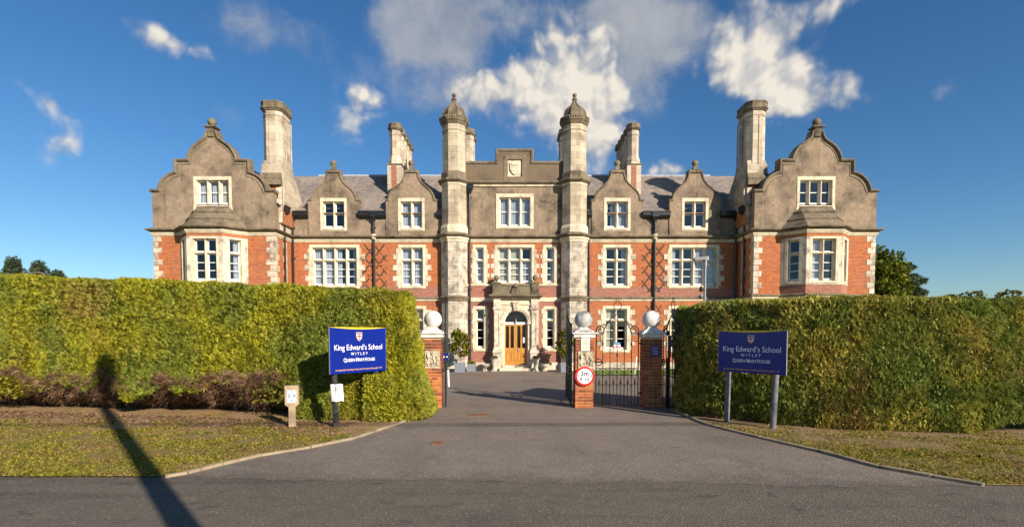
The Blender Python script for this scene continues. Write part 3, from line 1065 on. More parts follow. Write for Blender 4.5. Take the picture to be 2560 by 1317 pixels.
for xx, cc in ((-2.05, 'full'), (2.12, 'right')):
    make_window(xx, 4.83, FF1, .48, 1, FT, curtain=[cc], sill=.06)
    quoins_window(xx, 4.83, FF1 - .1, .48, .17)
for xx in (-2.03, 2.14):
    make_window(xx, .93, 3.28, .50, 1, 2.63, curtain=None)
    quoins_window(xx, .93, 3.3, .50, .10)
make_window(.03, 8.14, 9.84, 1.84, 3, None, curtain=['full', 'full', 'full'], sw=.19, hw=.2, m='stone')

# --- dormers with ogee gables
ogR = [(1.50, 9.58), (1.28, 9.60), (1.27, 9.72), (1.22, 9.92), (1.12, 10.10), (.98, 10.25), (.80, 10.40), (.62, 10.56), (.47, 10.74), (.37, 10.94), (.32, 11.13), (.31, 11.28)]
ogee = [(-x, z) for x, z in ogR] + [(x, z) for x, z in reversed(ogR)]


def make_dormer(x):
    out = [(-1.5, 7.58)] + ogee + [(1.5, 7.58)]
    d = MB().poly(out, -0.045, .30, [rect(-.70, .70, 8.0, 9.62)]).build('dormer_gable', 'render', house, loc=(x, 0, 0))
    MB().sweep_up([(-1.53, 9.58)] + ogee[1:-1] + [(1.53, 9.58)], [(-.01, -.05), (.05, -.10), (.10, -.10), (.13, -.04), (.13, .38), (-.01, .38)], 0.0).build('coping', 'coping', d)
    MB().box(-.36, .36, -.12, .36, 11.24, 11.40).box(-.13, .13, -.05, .22, 11.40, 11.62).build('finial_block', 'coping', d)
    MB().lathe(0, .08, [(.05, 11.60), (.13, 11.63), (.10, 11.68), (.17, 11.74), (.19, 11.83), (.16, 11.93), (.08, 11.98), (.02, 12.0)], 10).build('ball_finial', 'coping', d, smooth=True)
    rf = MB()
    # little pitched roof running back into the main slope
    rf.add([(-1.5, .30, 9.5), (0, .30, 10.9), (1.5, .30, 9.5), (0, 3.2, 10.9), (-1.5, .35, 8.6), (1.5, .35, 8.6), (-1.5, 1.7, 9.5), (1.5, 1.7, 9.5)], [(0, 1, 3, 6), (2, 7, 3, 1), (0, 6, 4), (2, 5, 7)])
    rf.build('dormer_roof', 'slate', d, norm=False)
    return d


first = make_dormer(-X4)
for xx in (-X2, X2, X4):
    copy_tree(first, house, loc=(xx, 0, 0))
for xx, cc in ((-X4, [None, None]), (-X2, ['full', 'full']), (X2, ['right', 'full']), (X4, [None, None])):
    make_window(xx, 8.04, 9.58, 1.26, 2, None, curtain=cc, y=-.045, sw=.15, hw=.2, sill=.17)

# --- roof of the main range: courses of slates laid as overlapping strips
YE, ZE, YR, ZR = -0.12, 8.98, 4.6, 12.42


def slate_slope(name, x0, x1, ye, ze, yr, zr, n, parent=house, endpts=None):
    b = MB()
    for k in range(n):
        t0, t1 = k / n, (k + 1.12) / n
        if t1 > 1:
            t1 = 1
        ya, za = ye + (yr - ye) * t0, ze + (zr - ze) * t0
        yb, zb = ye + (yr - ye) * t1, ze + (zr - ze) * t1
        b.add([(x0, ya, za + .035), (x1, ya, za + .035), (x1, yb, zb + .004), (x0, yb, zb + .004), (x0, ya, za), (x1, ya, za)], [(0, 1, 2, 3), (4, 5, 1, 0)])
    return b.build(name, 'slate', parent, norm=False)


slate_slope('roof', -15.6, 15.6, .36, ZE + .36 * (ZR - ZE) / YR, YR, ZR, 27)
for s in (-1, 1):
    for a, b in ((9.13, 7.57), (4.56, 4.22), (12.15, 13.18)):
        a, b = sorted((s * a, s * b))
        slate_slope('roof_eaves', a, b, -.16, ZE - .10, .37, ZE + .37 * (ZR - ZE) / YR, 4)
MB().add([(-15.6, YR, ZR), (15.6, YR, ZR), (15.6, 9.4, 8.98), (-15.6, 9.4, 8.98)], [(0, 1, 2, 3)]).build('rear_roof', 'slate', house, norm=False)
ridge = link('ridge', None, house)
rt = None
nr = 60
for k in range(nr):
    xx = -13.2 + 26.4 * (k + .5) / nr
    if rt is None:
        rt = MB().lathe(0, 0, [(0.10, -.215), (0.11, -.20), (.11, .215), (.10, .22)], 8)
        vs = [(z, x, y) for x, y, z in rt.v]
        rt.v = vs
        o = rt.build('ridge_tile', 'lead', ridge)
        rt = o
    else:
        o = link('ridge_tile', rt.data, ridge)
    o.location = (xx, YR, ZR + .0)

# inside: partitions and rear walls keep the rooms dim
inn = MB()
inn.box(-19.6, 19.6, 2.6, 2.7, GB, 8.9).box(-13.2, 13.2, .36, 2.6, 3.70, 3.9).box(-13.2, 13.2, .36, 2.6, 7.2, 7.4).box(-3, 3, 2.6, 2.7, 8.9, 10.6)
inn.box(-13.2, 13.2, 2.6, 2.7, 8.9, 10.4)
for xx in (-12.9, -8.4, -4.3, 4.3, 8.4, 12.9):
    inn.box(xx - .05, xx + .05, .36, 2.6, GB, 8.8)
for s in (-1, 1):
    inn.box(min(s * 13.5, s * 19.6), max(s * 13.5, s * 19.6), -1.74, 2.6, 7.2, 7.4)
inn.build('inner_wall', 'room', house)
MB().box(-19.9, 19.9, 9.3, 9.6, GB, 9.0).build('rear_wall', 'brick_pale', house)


# --- cornice and string courses
def facade(side):
    """plan of the front from the turret out to the far corner, left to right"""
    p = [(3.0, 0), (13.2, 0), (13.2, WY), (14.70, WY), (15.60, WY - .9), (17.50, WY - .9), (18.40, WY), (19.9, WY), (19.9, 9.0)]
    if side < 0:
        p = [(-x, y) for x, y in reversed(p)]
    return p


for s in (-1, 1):
    f = facade(s)
    MB().sweep(f, [(-.02, 7.20), (.035, 7.20), (.05, 7.26), (.09, 7.29), (.10, 7.37), (.02, 7.38), (-.02, 7.38)]).build('cornice_band', 'stone', house)
    MB().sweep(f, [(-.02, 7.381), (.10, 7.381), (.14, 7.43), (.25, 7.47), (.29, 7.50), (.29, 7.545), (.05, 7.63), (-.02, 7.63)]).build('cornice', 'coping', house)
    MB().sweep(f, [(-.02, 3.76), (.04, 3.76), (.06, 3.82), (.06, 3.86), (-.02, 3.86)]).build('string_course', 'stone', house)
    MB().sweep(f, [(-.02, 3.861), (.07, 3.861), (.13, 3.90), (.13, 3.94), (.04, 4.01), (-.02, 4.01)]).build('string_moulding', 'coping', house)
cc = [(-3.0, 0), (3.05, 0)]
MB().sweep(cc, [(-.02, 7.20), (.035, 7.20), (.05, 7.26), (.09, 7.29), (.10, 7.37), (.02, 7.38), (-.02, 7.38)]).build('cornice_band', 'stone', house)
MB().sweep(cc, [(-.02, 7.381), (.10, 7.381), (.14, 7.43), (.25, 7.47), (.29, 7.50), (.29, 7.545), (.05, 7.63), (-.02, 7.63)]).build('cornice', 'coping', house)
MB().sweep(cc, [(-.02, 10.46), (.05, 10.46), (.07, 10.55), (-.02, 10.56)]).build('cornice_band', 'stone', house)
MB().sweep(cc, [(-.02, 10.561), (.08, 10.561), (.20, 10.66), (.20, 10.71), (.06, 10.79), (-.02, 10.79)]).build('cornice', 'coping', house)
MB().sweep(cc, [(-.02, 3.72), (.04, 3.72), (.05, 3.95), (-.02, 3.98)]).build('string_course', 'stone', house)
MB().sweep(cc, [(-.02, 4.64), (.06, 4.64), (.08, 4.72), (.03, 4.77), (-.02, 4.77)]).build('sill_course', 'stone', house)

# --- wings
for s in (-1, 1):
    c = s * WC
    h0 = (WX1 - WX0) / 2

    def wx(u):
        return c + u
    # brick storey, front: pieces either side of the canted bay
    inner, outer = (s * WX0, s * WX1)
    b0, b1 = (14.70, 18.40)
    segs = [tuple(sorted((s * WX0, s * b0))), tuple(sorted((s * b1, s * WX1)))]
    for a, b in segs:
        wall('brick_wall', 'brick', rect(a, b, 0.1, Z1 + .02), WY, WY + .35)
        MB().box(a, b, WY - .06, WY + .35, GB, 0.12).build('plinth', 'quoin', house)
    a, b = sorted((s * WX0, s * (WX0 + .35)))
    MB().box(a, b, WY + .352, 0, GB, 7.3).build('brick_wall', 'brick', house)
    MB().box(a, b, WY + .352, 2.0, 7.55, 8.95).build('attic_wall', 'render', house)
    a, b = sorted((s * WX1, s * (WX1 - .35)))
    MB().box(a, b, WY + .352, 9.2, GB, 7.3).build('brick_wall', 'brick', house)
    MB().box(a, b, WY + .352, 9.2, 7.55, 9.0).build('attic_wall', 'render', house)
    # quoins
    quoins_corner(s * WX1, WY, -s, 0.12, 3.74)
    quoins_corner(s * WX1, WY, -s, 4.02, 7.19)
    quoins_corner(s * WX0, WY, s, 0.12, 3.74)
    quoins_corner(s * WX0, WY, s, 4.02, 7.19)
    # second strip of quoins on the return wall
    for k in range(18):
        zz = .3 + k * .385
        if 3.5 < zz < 4.1 or zz > 7.0:
            continue
        dd = .42 if k % 2 else .28
        block('quoin_stone', 'quoin', house, (s * (WX0 - .008), -.85 - dd / 2 + .2, zz), (.06, dd, .37))
    # canted bay walls: front and two cants, made of stone frame with brick apron
    for (p, q, wd, lights, cur) in (((s * 15.60, WY - .9), (s * 17.50, WY - .9), 1.26, 2, ([None, None] if s < 0 else ['full', None])),
                                    ((s * 14.70, WY), (s * 15.60, WY - .9), .58, 1, (['right'] if s < 0 else [None])),
                                    ((s * 17.50, WY - .9), (s * 18.40, WY), .58, 1, [None])):
        P0, P1 = Vector(p), Vector(q)
        if P0.x > P1.x:
            P0, P1 = P1, P0
        mid = (P0 + P1) / 2
        L = (P1 - P0).length
        rz = math.atan2(P1.y - P0.y, P1.x - P0.x)
        T = Matrix.Translation((mid.x, mid.y, 0)) @ Matrix.Rotation(rz, 4, 'Z')
        hl = L / 2 - .002
        MB().poly(rect(-hl, hl, 7.0, Z1 + .02), 0, .25, M4=T).build('brick_wall', 'brick', house)
        MB().poly(rect(-hl, hl, 3.98, 4.48), 0, .25, M4=T).build('brick_wall', 'brick_pale', house)
        MB().poly(rect(-hl, hl, 4.46, 7.02), -.02, .24, [rect(-wd / 2 - .05, wd / 2 + .05, 4.6, 6.95)], M4=T).build('bay_stone', 'quoin', house)
        MB().poly(rect(-hl, hl, GB, 3.8), 0, .25, [rect(-wd / 2 - .05, wd / 2 + .05, .86, 3.3)], M4=T).build('bay_stone', 'quoin', house)
        make_window(0, FF0, FF1, wd, lights, FT, sw=.14, hw=.12, curtain=cur, rz=rz, origin=(mid.x, mid.y - 0, 0))
        make_window(0, G0, G1, wd, lights, GT, sw=.14, hw=.12, rz=rz, origin=(mid.x, mid.y, 0))
    # gable
    # outline offsets (from centre) and heights
    right = [(3.35, 9.58), (2.90, 9.58), (2.86, 9.80), (2.76, 10.04), (2.60, 10.25), (2.38, 10.42), (2.12, 10.54), (1.93, 10.58), (1.92, 11.22), (1.25, 11.22), (1.22, 11.45), (1.12, 11.70), (.96, 11.93), (.74, 12.12), (.50, 12.27), (.34, 12.40), (.24, 12.56), (.20, 12.75)]
    gab = [(-x, z) for x, z in right] + [(x, z) for x, z in reversed(right)]
    out = [(-3.35, 7.58)] + gab + [(3.35, 7.58)]
    g = MB().poly(out, 0, .35, [rect(-.95, .95, 8.85, 10.27)]).build('wing_gable', 'render', house, loc=(c, WY, 0))
    MB().sweep_up([(-3.42, 9.58)] + gab[1:-1] + [(3.42, 9.58)], [(-.01, -.02), (-.0, -.06), (.06, -.12), (.12, -.12), (.15, -.05), (.15, .45), (-.01, .45)], 0.0).build('coping', 'coping', g)
    MB().sweep_up([(x * .955, z - .13) for x, z in ([(-3.0, 9.55)] + gab[2:-2] + [(3.0, 9.55)])], [(-.03, -.015), (.0, -.03), (.03, -.015), (.03, .02), (-.03, .02)], 0.0).build('gable_moulding', 'coping', g)
    MB().box(-.16, .16, -.08, .28, 12.55, 13.0).box(-.19, .19, -.11, .31, 12.92, 12.97).box(-.26, .26, -.16, .36, 13.0, 13.05).box(-.32, .32, -.22, .42, 13.05, 13.10).build('finial_post', 'coping', g)
    MB().lathe(0, .1, [(.14, 13.08), (.09, 13.15), (.14, 13.20), (.21, 13.28), (.23, 13.38), (.20, 13.48), (.12, 13.56), (.03, 13.59)], 10).build('pineapple_finial', 'coping', g, smooth=True)
    make_window(c, 8.89, 10.23, 1.78, 3, None, y=WY, sw=.15, hw=.19, curtain=['full', 'full', 'cream'] if s < 0 else [None, None, None], sill=.0)
    for q in (-1, 1):
        MB().poly([(q * .89, 8.9), (q * 1.04, 8.9), (q * 1.10, 8.45), (q * .95, 8.55)], -.03, .05).build('window_apron', 'stone', g)
    # stone roof of the bay: three weathered courses
    def bayring(k, z, off):
        hw0 = 1.85 * (1 - k) + 0.92 * k
        dd = .98 * (1 - k)
        hf = .95 * (1 - k) + .84 * k
        return [(c - hw0 - off, WY, z), (c - hf - off * .4, WY - dd - off, z), (c + hf + off * .4, WY - dd - off, z), (c + hw0 + off, WY, z)]
    br = MB()
    lv = [(0, 7.60, .05), (.34, 7.98, .0), (.34, 8.02, .04), (.68, 8.40, .0), (.68, 8.43, .04), (.98, 8.74, .02)]
    br.rings([bayring(k, z, o) for k, z, o in lv], True, True)
    br.build('bay_roof', 'coping', house)
    # slate roof of the wing
    rz_, ez, xr = 12.05, 8.95, 3.5
    rb = MB()
    n = 26
    for q in (-1, 1):
        for k in range(n):
            t0, t1 = k / n, min(1, (k + 1.12) / n)
            xa, za = c + q * xr * (1 - t0), ez + (rz_ - ez) * t0
            xb, zb = c + q * xr * (1 - t1), ez + (rz_ - ez) * t1
            fs = [(0, 1, 2, 3), (4, 5, 1, 0)]
            if q > 0:
                fs = [tuple(reversed(t)) for t in fs]
            rb.add([(xa, 9.3, za + .035), (xa, WY + .35, za + .035), (xb, WY + .35, zb + .004), (xb, 9.3, zb + .004), (xa, 9.3, za), (xa, WY + .35, za)], fs)
    rb.build('wing_roof', 'slate', house, norm=False)
    MB().poly([(c - 3.4, 8.9), (c + 3.4, 8.9), (c, 12.0)], 9.2, 9.5).build('rear_gable', 'render', house)
    MB().tube([(c, WY + .3, 12.08), (c, 9.3, 12.08)], .10, 6).build('ridge', 'lead', house)

# --- turrets
def stones(o):
    o.name = 'stone_course'
    return o


for s in (-1, 1):
    tx = s * 3.52
    t = MB().octo(tx, 0, [(.66, GB), (.66, 12.9)]).build('turret', 'turret_stone', house)
    MB().octo(tx, 0, [(.84, GB), (.84, .02), (.78, .12), (.78, .14)]).build('turret_plinth', 'quoin', t)

    def courses(z0, z1, r, h, m, gap=.010):
        n = round((z1 - z0) / h)
        hh = (z1 - z0) / n
        me = None
        for k in range(n):
            za = z0 + hh * k
            if me is None:
                o = MB().octo(0, 0, [(r - .012, 0), (r, .012), (r, hh - .012), (r - .012, hh)]).build('stone_course', m, t)
                me = o.data
            else:
                o = link('stone_course', me, t)
            o.location = (tx, 0, za)
            o.rotation_euler = (0, 0, math.pi / 4 * (k % 8))
    courses(.14, 3.70, .755, .31, 'rough_stone')
    courses(4.03, 7.12, .755, .31, 'rough_stone')
    MB().octo(tx, 0, [(.76, 3.70), (.79, 3.76), (.80, 3.86), (.86, 3.90), (.86, 3.95), (.77, 4.03)]).build('string_course', 'coping', t)
    MB().octo(tx, 0, [(.76, 7.12), (.79, 7.14), (.80, 7.26), (.85, 7.30), (.85, 7.40)]).build('cornice_band', 'stone', t)
    MB().octo(tx, 0, [(.85, 7.401), (.90, 7.45), (1.0, 7.50), (1.0, 7.56), (.80, 7.66), (.79, 7.68)]).build('cornice', 'coping', t)
    MB().octo(tx, 0, [(.79, 7.66), (.79, 7.98), (.72, 8.12), (.70, 8.14)]).build('base_course', 'stone', t)
    courses(8.13, 10.40, .705, .378, 'turret_stone')
    MB().octo(tx, 0, [(.71, 10.40), (.73, 10.42), (.74, 10.50), (.76, 10.52)]).build('cornice_band', 'stone', t)
    MB().octo(tx, 0, [(.76, 10.52), (.82, 10.56), (.92, 10.64), (.92, 10.70), (.76, 10.79), (.74, 10.81)]).build('cornice', 'coping', t)
    MB().octo(tx, 0, [(.74, 10.80), (.74, 11.08), (.66, 11.20), (.655, 11.22)]).build('base_course', 'coping', t)
    courses(11.21, 13.50, .655, .382, 'turret_stone')
    MB().octo(tx, 0, [(.655, 13.50), (.69, 13.53), (.69, 13.58), (.66, 13.61), (.66, 13.86)]).build('neck_band', 'turret_stone', t)
    MB().octo(tx, 0, [(.66, 13.85), (.70, 13.89), (.76, 14.01), (.82, 14.07), (.82, 14.17), (.72, 14.21), (.72, 14.25)]).build('crown_cornice', 'coping', t)
    # battlement of small knobs round the crown
    kb = MB()
    for k in range(8):
        a = R(22.5 + 45 * k)
        b = R(22.5 + 45 * (k + 1))
        rr = .80 / math.cos(math.pi / 8)
        A, B = Vector((math.cos(a) * rr, math.sin(a) * rr, 0)), Vector((math.cos(b) * rr, math.sin(b) * rr, 0))
        for j in range(5):
            p = A.lerp(B, (j + .5) / 5)
            kb.octo(tx + p.x, p.y, [(.045, 14.15), (.055, 14.19), (.055, 14.27), (.03, 14.31)])
    kb.build('crown_ornament', 'coping', t)
    prof = [(.64, 14.21), (.645, 14.38), (.625, 14.56), (.57, 14.72), (.48, 14.85), (.36, 14.97), (.25, 15.07), (.165, 15.18), (.11, 15.29), (.085, 15.38), (.08, 15.43)]
    MB().octo(tx, 0, prof).build('dome', 'coping', t)
    rbm = MB()
    for k in range(8):
        a = R(22.5 + 45 * k)
        rbm.tube([(tx + math.cos(a) * r / math.cos(math.pi / 8) * 1.0, math.sin(a) * r / math.cos(math.pi / 8), z) for r, z in prof], .035, 5)
    rbm.build('dome_rib', 'coping', t)
    MB().lathe(tx, 0, [(.08, 15.42), (.155, 15.45), (.155, 15.49), (.09, 15.52), (.06, 15.56), (.09, 15.60), (.125, 15.67), (.125, 15.73), (.09, 15.79), (.03, 15.82)], 12).build('ball_finial', 'coping', t, smooth=True)

# --- chimneys
def flue(parent, x, y, z0, z1, r, m='chimney_stone', sy=1.0):
    """one octagonal shaft with its cap"""
    f = MB().octo(x, y, [(r + .10, z0), (r + .08, z0 + .25), (r, z0 + .55), (r, z1 - .75), (r + .03, z1 - .74), (r + .03, z1 - .68), (r, z1 - .66), (r, z1 - .42)], sy=sy).build('flue', m, parent)
    MB().octo(x, y, [(r, z1 - .44), (r + .05, z1 - .42), (r + .13, z1 - .33), (r + .13, z1 - .27), (r + .08, z1 - .24), (r + .08, z1 - .04), (r + .05, z1)], sy=sy).build('flue_cap', 'coping', parent)


for s in (-1, 1):
    # big stack on the inner side of each wing
    def chim_ring(o, z, back=0.0):
        x0, x1, y0, y1 = 13.04 - o, 14.10 + o, -1.50 - o, .02 + o + back
        ch = .26
        pts = [(x0, y0 + ch), (x0 + ch, y0), (x1 - ch, y0), (x1, y0 + ch), (x1, y1 - ch), (x1 - ch, y1), (x0 + ch, y1), (x0, y1 - ch)]
        return [(s * x, y, z) for x, y in (pts if s > 0 else pts)]
    c = MB().rings([chim_ring(o, z) for o, z in ((.0, 10.9), (0, 13.96), (.03, 13.97), (.03, 14.03), (0, 14.04), (0, 14.24))]).build('chimney', 'chimney_stone', house)
    MB().rings([chim_ring(o, z) for o, z in ((.0, 14.22), (.04, 14.25), (.08, 14.32), (.12, 14.36), (.12, 14.41), (.08, 14.45), (.08, 14.66), (.10, 14.68), (.10, 14.74), (.06, 14.77))]).build('chimney_cap', 'coping', c)
    MB().rings([chim_ring(.01, 13.7), chim_ring(.01, 13.72)]).build('chimney_band', 'chimney_stone', c)
    # vertical fillets between the joined flues
    fl = MB()
    for xx in (13.62,):
        fl.box(min(s * xx, s * (xx + .07)), max(s * xx, s * (xx + .07)), -1.535, -1.49, 11.3, 13.95)
    for yy in (-.85, -.2):
        fl.box(min(s * 12.985, s * 13.03), max(s * 12.985, s * 13.03), yy, yy + .07, 11.3, 13.95)
    fl.build('chimney_fillet', 'chimney_stone', c)

    def sq(o, z, yb=.05):
        return [(s * (13.03 - o * .15), -1.5 - o, z), (s * (14.12 + o), -1.5 - o, z), (s * (14.12 + o), yb, z), (s * (13.03 - o * .15), yb, z)]
    MB().rings([sq(.03, 10.75), sq(.03, 10.90), sq(.0, 11.30), sq(-.12, 11.50)]).build('chimney_base', 'chimney_stone', c)
    MB().rings([sq(.16, 10.46), sq(.03, 10.80)]).rings([sq(.26, 10.10), sq(.165, 10.44)]).build('weathering', 'coping', c)
    MB().box(min(s * 13.0, s * 14.20), max(s * 13.0, s * 14.20), -1.52, .5, 8.0, 10.08).build('chimney_breast', 'brick', c)
    rr = [[(s * xi, -1.46, z), (s * 14.05, -1.46, z), (s * 14.05, yb, z), (s * xi, yb, z)] for xi, yb, z in ((13.17, .02, 7.6), (13.10, .3, 8.4), (12.93, .75, 9.2), (12.86, .85, 9.7), (12.93, .45, 10.5), (13.01, .10, 11.1), (13.04, .0, 11.5))]
    MB().rings(rr).build('chimney_side', 'chimney_stone', c)
    for k in range(6):
        dd = .34 if k % 2 else .22
        block('quoin_stone', 'quoin', c, (s * (13.02 + dd / 2 - .02), -1.5, 8.2 + k * .33), (dd, .1, .32))
        block('quoin_stone', 'quoin', c, (s * (14.18 - dd / 2 + .02), -1.5, 8.2 + k * .33), (dd * .6, .1, .32))
    # row of flues behind
    c2 = MB().box(s * 7.5 - .44, s * 7.5 + .44, 2.0, 6.4, 9.5, 12.38).build('chimney', 'chimney_stone', house)
    MB().box(s * 7.5 - .18, s * 7.5 + .14, 1.985, 2.05, 10.4, 12.3).build('brick_patch', 'brick_pale', c2)
    MB().box(s * 7.5 - .48, s * 7.5 + .48, 1.96, 6.44, 12.34, 12.44).build('chimney_band', 'coping', c2)
    for k in range(5):
        flue(c2, s * 7.5, 2.42 + k * .88, 12.43, 14.98, .33)
    xr = 3.4 if s > 0 else -3.05
    c3 = MB().box(xr - .5, xr + .5, 4.2, 5.6, 10.5, 12.9).build('chimney', 'chimney_stone', house)
    for k in range(2):
        flue(c3, xr, 4.4 + k * .9, 12.9, 15.40, .34)

# --- gutters, hoppers and downpipes
def pipe(x, y, z0, z1, r=.055):
    p = MB().tube([(x, y - .10, z0), (x, y - .10, z1)], r, 10)
    z = z0 + .8
    while z < z1:
        p.tube([(x, y - .10, z), (x, y - .10, z + .09)], r * 1.45, 10)
        p.box(x - .11, x + .11, y - .07, y, z + .02, z + .07)
        z += 1.8
    return p.build('downpipe', 'gutter', house)


def hopper(x, y, z):
    MB().rings([[(x - a, y - d, zz), (x + a, y - d, zz), (x + a, y + .0, zz), (x - a, y + .0, zz)] for a, d, zz in ((.07, .17, z - .34), (.14, .24, z - .14), (.20, .30, z - .08), (.20, .30, z + .10), (.23, .33, z + .11), (.23, .33, z + .17))]).build('hopper', 'gutter', house)


def gutter(x0, x1, y=0.0, z=8.72):
    x0, x1 = sorted((x0, x1))
    MB().sweep([(x0, y), (x1, y)], [(0, z - .10), (.12, z - .10), (.17, z - .02), (.24, z + .04), (.24, z + .18), (.28, z + .21), (.28, z + .28), (0, z + .28)]).build('gutter', 'gutter', house)


for s in (-1, 1):
    gutter(s * 12.12, s * 13.18)
    gutter(s * 9.16, s * 7.54)
    gutter(s * 4.56, s * 4.15)
    hopper(s * 8.28, -.0, 8.75)
    pipe(s * 8.28, 0, .0, 8.45, .07)
    hopper(s * 13.02, 0.0, 8.80)
    pipe(s * 13.04, 0, .0, 8.5)
    # on the return of the wing
    xx = s * 13.13
    MB().rings([[(xx - s * a, -1.05 - d, zz), (xx - s * a, -1.05 + d, zz), (xx + s * .02, -1.05 + d, zz), (xx + s * .02, -1.05 - d, zz)] for a, d, zz in ((.08, .08, 8.40), (.16, .2, 8.65), (.24, .3, 8.75), (.24, .34, 8.98), (.28, .36, 9.05))]).build('hopper', 'gutter', house)
    MB().tube([(xx - s * .02, -1.05, 0), (xx - s * .02, -1.05, 8.4)], .06, 10).build('downpipe', 'gutter', house)
    MB().octo(s * 8.28, -.10, [(.10, 7.36), (.16, 7.44), (.16, 7.60), (.12, 7.66)]).build('pipe_collar', 'stone', house)
hopper(-2.62, 0.0, 10.35)
pipe(-2.62, 0, 0, 10.0, .055)
pipe(4.42, 0, 0, 8.6, .05)

# --- diaper patterns of dark headers
dia = MB()
for s in (-1, 1):
    cx0 = s * 8.28
    for row in range(0, 37):
        z = 7.06 - row * .0762
        r = row % 10
        d = abs(r - 5)
        us = set()
        for c0 in (-.285, .285):
            us |= {round(c0 + d * .057, 3), round(c0 - d * .057, 3)}
        if r in (8, 9, 1, 2) and row > 4:
            k = (10 - r) if r > 5 else r
            us |= {.57 + .06 * k, -.57 - .06 * k}
        for u in us:
            if abs(u) > .09 and random.random() > .07:
                dia.box(cx0 + u - .054, cx0 + u + .054, -.006, .01, z - .032, z + .032)
    for zc in (3.25, 2.5, 1.75):
        for off in (-.285, .285):
            for j in range(-3, 4):
                for q in (-1, 1):
                    xx = cx0 + off + q * j * .057
                    dia.box(xx - .044, xx + .044, -.006 - .001 * (q > 0), .01, zc + j * .0762 - .028, zc + j * .0762 + .028)
o = dia.build('diaper_brick', 'blue_brick', house)
o['kind'] = 'stuff'

# --- entrance porch
PY = -0.62
porch = MB()
arch_in = [(-.70, -.10)] + [(-.67, 2.48)] + arc(0, 2.48, .67, 180, 0, 20)[1:-1] + [(.67, 2.48), (.70, -.10)]
porch.poly([(-1.0, -.35), (-.71, -.35)] + [(-.71, 2.46)] + arc(0, 2.46, .71, 180, 0, 24)[1:-1] + [(.71, 2.46), (.71, -.35), (1.0, -.35), (1.0, 3.85), (-1.0, 3.85)], PY + .12, 0)
for q in (-1, 1):
    porch.box(min(q * .98, q * 1.32), max(q * .98, q * 1.32), PY + .16, 0, -.35, 3.85)
po = porch.build('porch', 'stone', house, loc=(.09, 0, 0))
for q in (-1, 1):
    xc = q * 1.09
    p = MB()
    p.box(xc - .19, xc + .19, PY, PY + .15, .95, 3.2)
    p.poly(rect(xc - .17, xc + .17, 1.1, 3.1), PY - .03, PY + .01, [rect(xc - .09, xc + .09, 1.22, 2.98)])
    p.box(xc - .22, xc + .22, PY - .04, PY + .15, 3.2, 3.26).box(xc - .25, xc + .25, PY - .07, PY + .15, 3.26, 3.33)
    p.box(xc - .2, xc + .2, PY - .02, PY + .15, 3.33, 3.85)
    p.box(xc - .22, xc + .22, PY - .04, PY + .15, .86, .95)
    p.build('pilaster', 'quoin', po)
    d = MB()
    d.box(xc - .28, xc + .28, PY - .10, 0, .70, .79).box(xc - .25, xc + .25, PY - .07, 0, .79, .86)
    d.box(xc - .24, xc + .24, PY - .06, 0, -.18, .70).box(xc - .28, xc + .28, PY - .10, 0, -.36, -.18)
    d.build('pedestal', 'quoin', po)
    # arch impost
    MB().box(q * .79 - .11, q * .79 + .11, PY + .03, PY + .13, 2.38, 2.50).build('impost', 'stone', po)
# archivolt
am = MB()
for (r0, r1, yy) in ((.71, .80, PY + .09), (.80, .90, PY + .05)):
    o1 = arc(0, 2.50, r1, 180, 0, 24)
    i1 = arc(0, 2.50, r0, 0, 180, 24)
    am.poly(o1 + i1, yy, PY + .14)
am.build('archivolt', 'stone', po)
ks = MB().poly([(-.12, 3.17), (.12, 3.17), (.18, 3.68), (-.18, 3.68)], PY - .05, PY + .14)
for k in (-1, 0, 1):
    ks.box(k * .08 - .02, k * .08 + .02, PY - .08, PY - .045, 3.22, 3.62)
ks.box(-.20, .20, PY - .1, PY + .1, 3.62, 3.70)
ks.build('keystone', 'stone', po)
MB().box(-1.0, 1.0, PY + .06, 0, 3.50, 3.60).build('frieze_band', 'stone', po)
MB().sweep([(-1.36, 0), (-1.36, PY - .02), (1.36, PY - .02), (1.36, 0)], [(-.1, 3.84), (.03, 3.84), (.06, 3.90), (.16, 3.96), (.20, 4.0), (.20, 4.06), (.05, 4.13), (-.1, 4.13)]).build('entablature', 'coping', po)
MB().box(-1.3, 1.3, PY - .0, .0, 3.96, 4.12).build('entablature_top', 'coping', po)
MB().box(-.92, .92, PY + .10, PY + .34, 4.12, 4.62).box(-.92, .92, PY + .06, PY + .38, 4.62, 4.72).box(-.86, .86, PY + .085, PY + .11, 4.2, 4.54).build('parapet', 'coping', po)
for q in (-1, 1):
    xc = q * 1.13
    d = MB()
    d.box(xc - .21, xc + .21, PY, PY + .42, 4.12, 4.74).box(xc - .26, xc + .26, PY - .05, PY + .47, 4.74, 4.82).box(xc - .23, xc + .23, PY - .02, PY + .44, 4.12, 4.22)
    d.poly(rect(xc - .13, xc + .13, 4.27, 4.68), PY - .02, PY + .01, [rect(xc - .07, xc + .07, 4.33, 4.62)])
    d.build('parapet_pedestal', 'coping', po)
    MB().lathe(xc, PY + .21, [(.12, 4.81), (.06, 4.87), (.05, 4.91), (.12, 4.95), (.165, 5.04), (.165, 5.12), (.12, 5.20), (.03, 5.24)], 12).build('stone_ball', 'coping', po, smooth=True)
cr = MB().poly([(-.28, 4.12), (.28, 4.12), (.22, 4.38), (.12, 4.56), (-.12, 4.56), (-.22, 4.38)], PY - .02, PY + .12)
cr.octo(0, PY + .0, [(.10, 4.50), (.15, 4.56), (.13, 4.64), (.06, 4.74), (.02, 4.78)])
cr.octo(-.11, PY + .0, [(.05, 4.48), (.07, 4.54), (.03, 4.62)]).octo(.11, PY + .0, [(.05, 4.48), (.07, 4.54), (.03, 4.62)])
cr.build('carved_crest', 'coping', po)
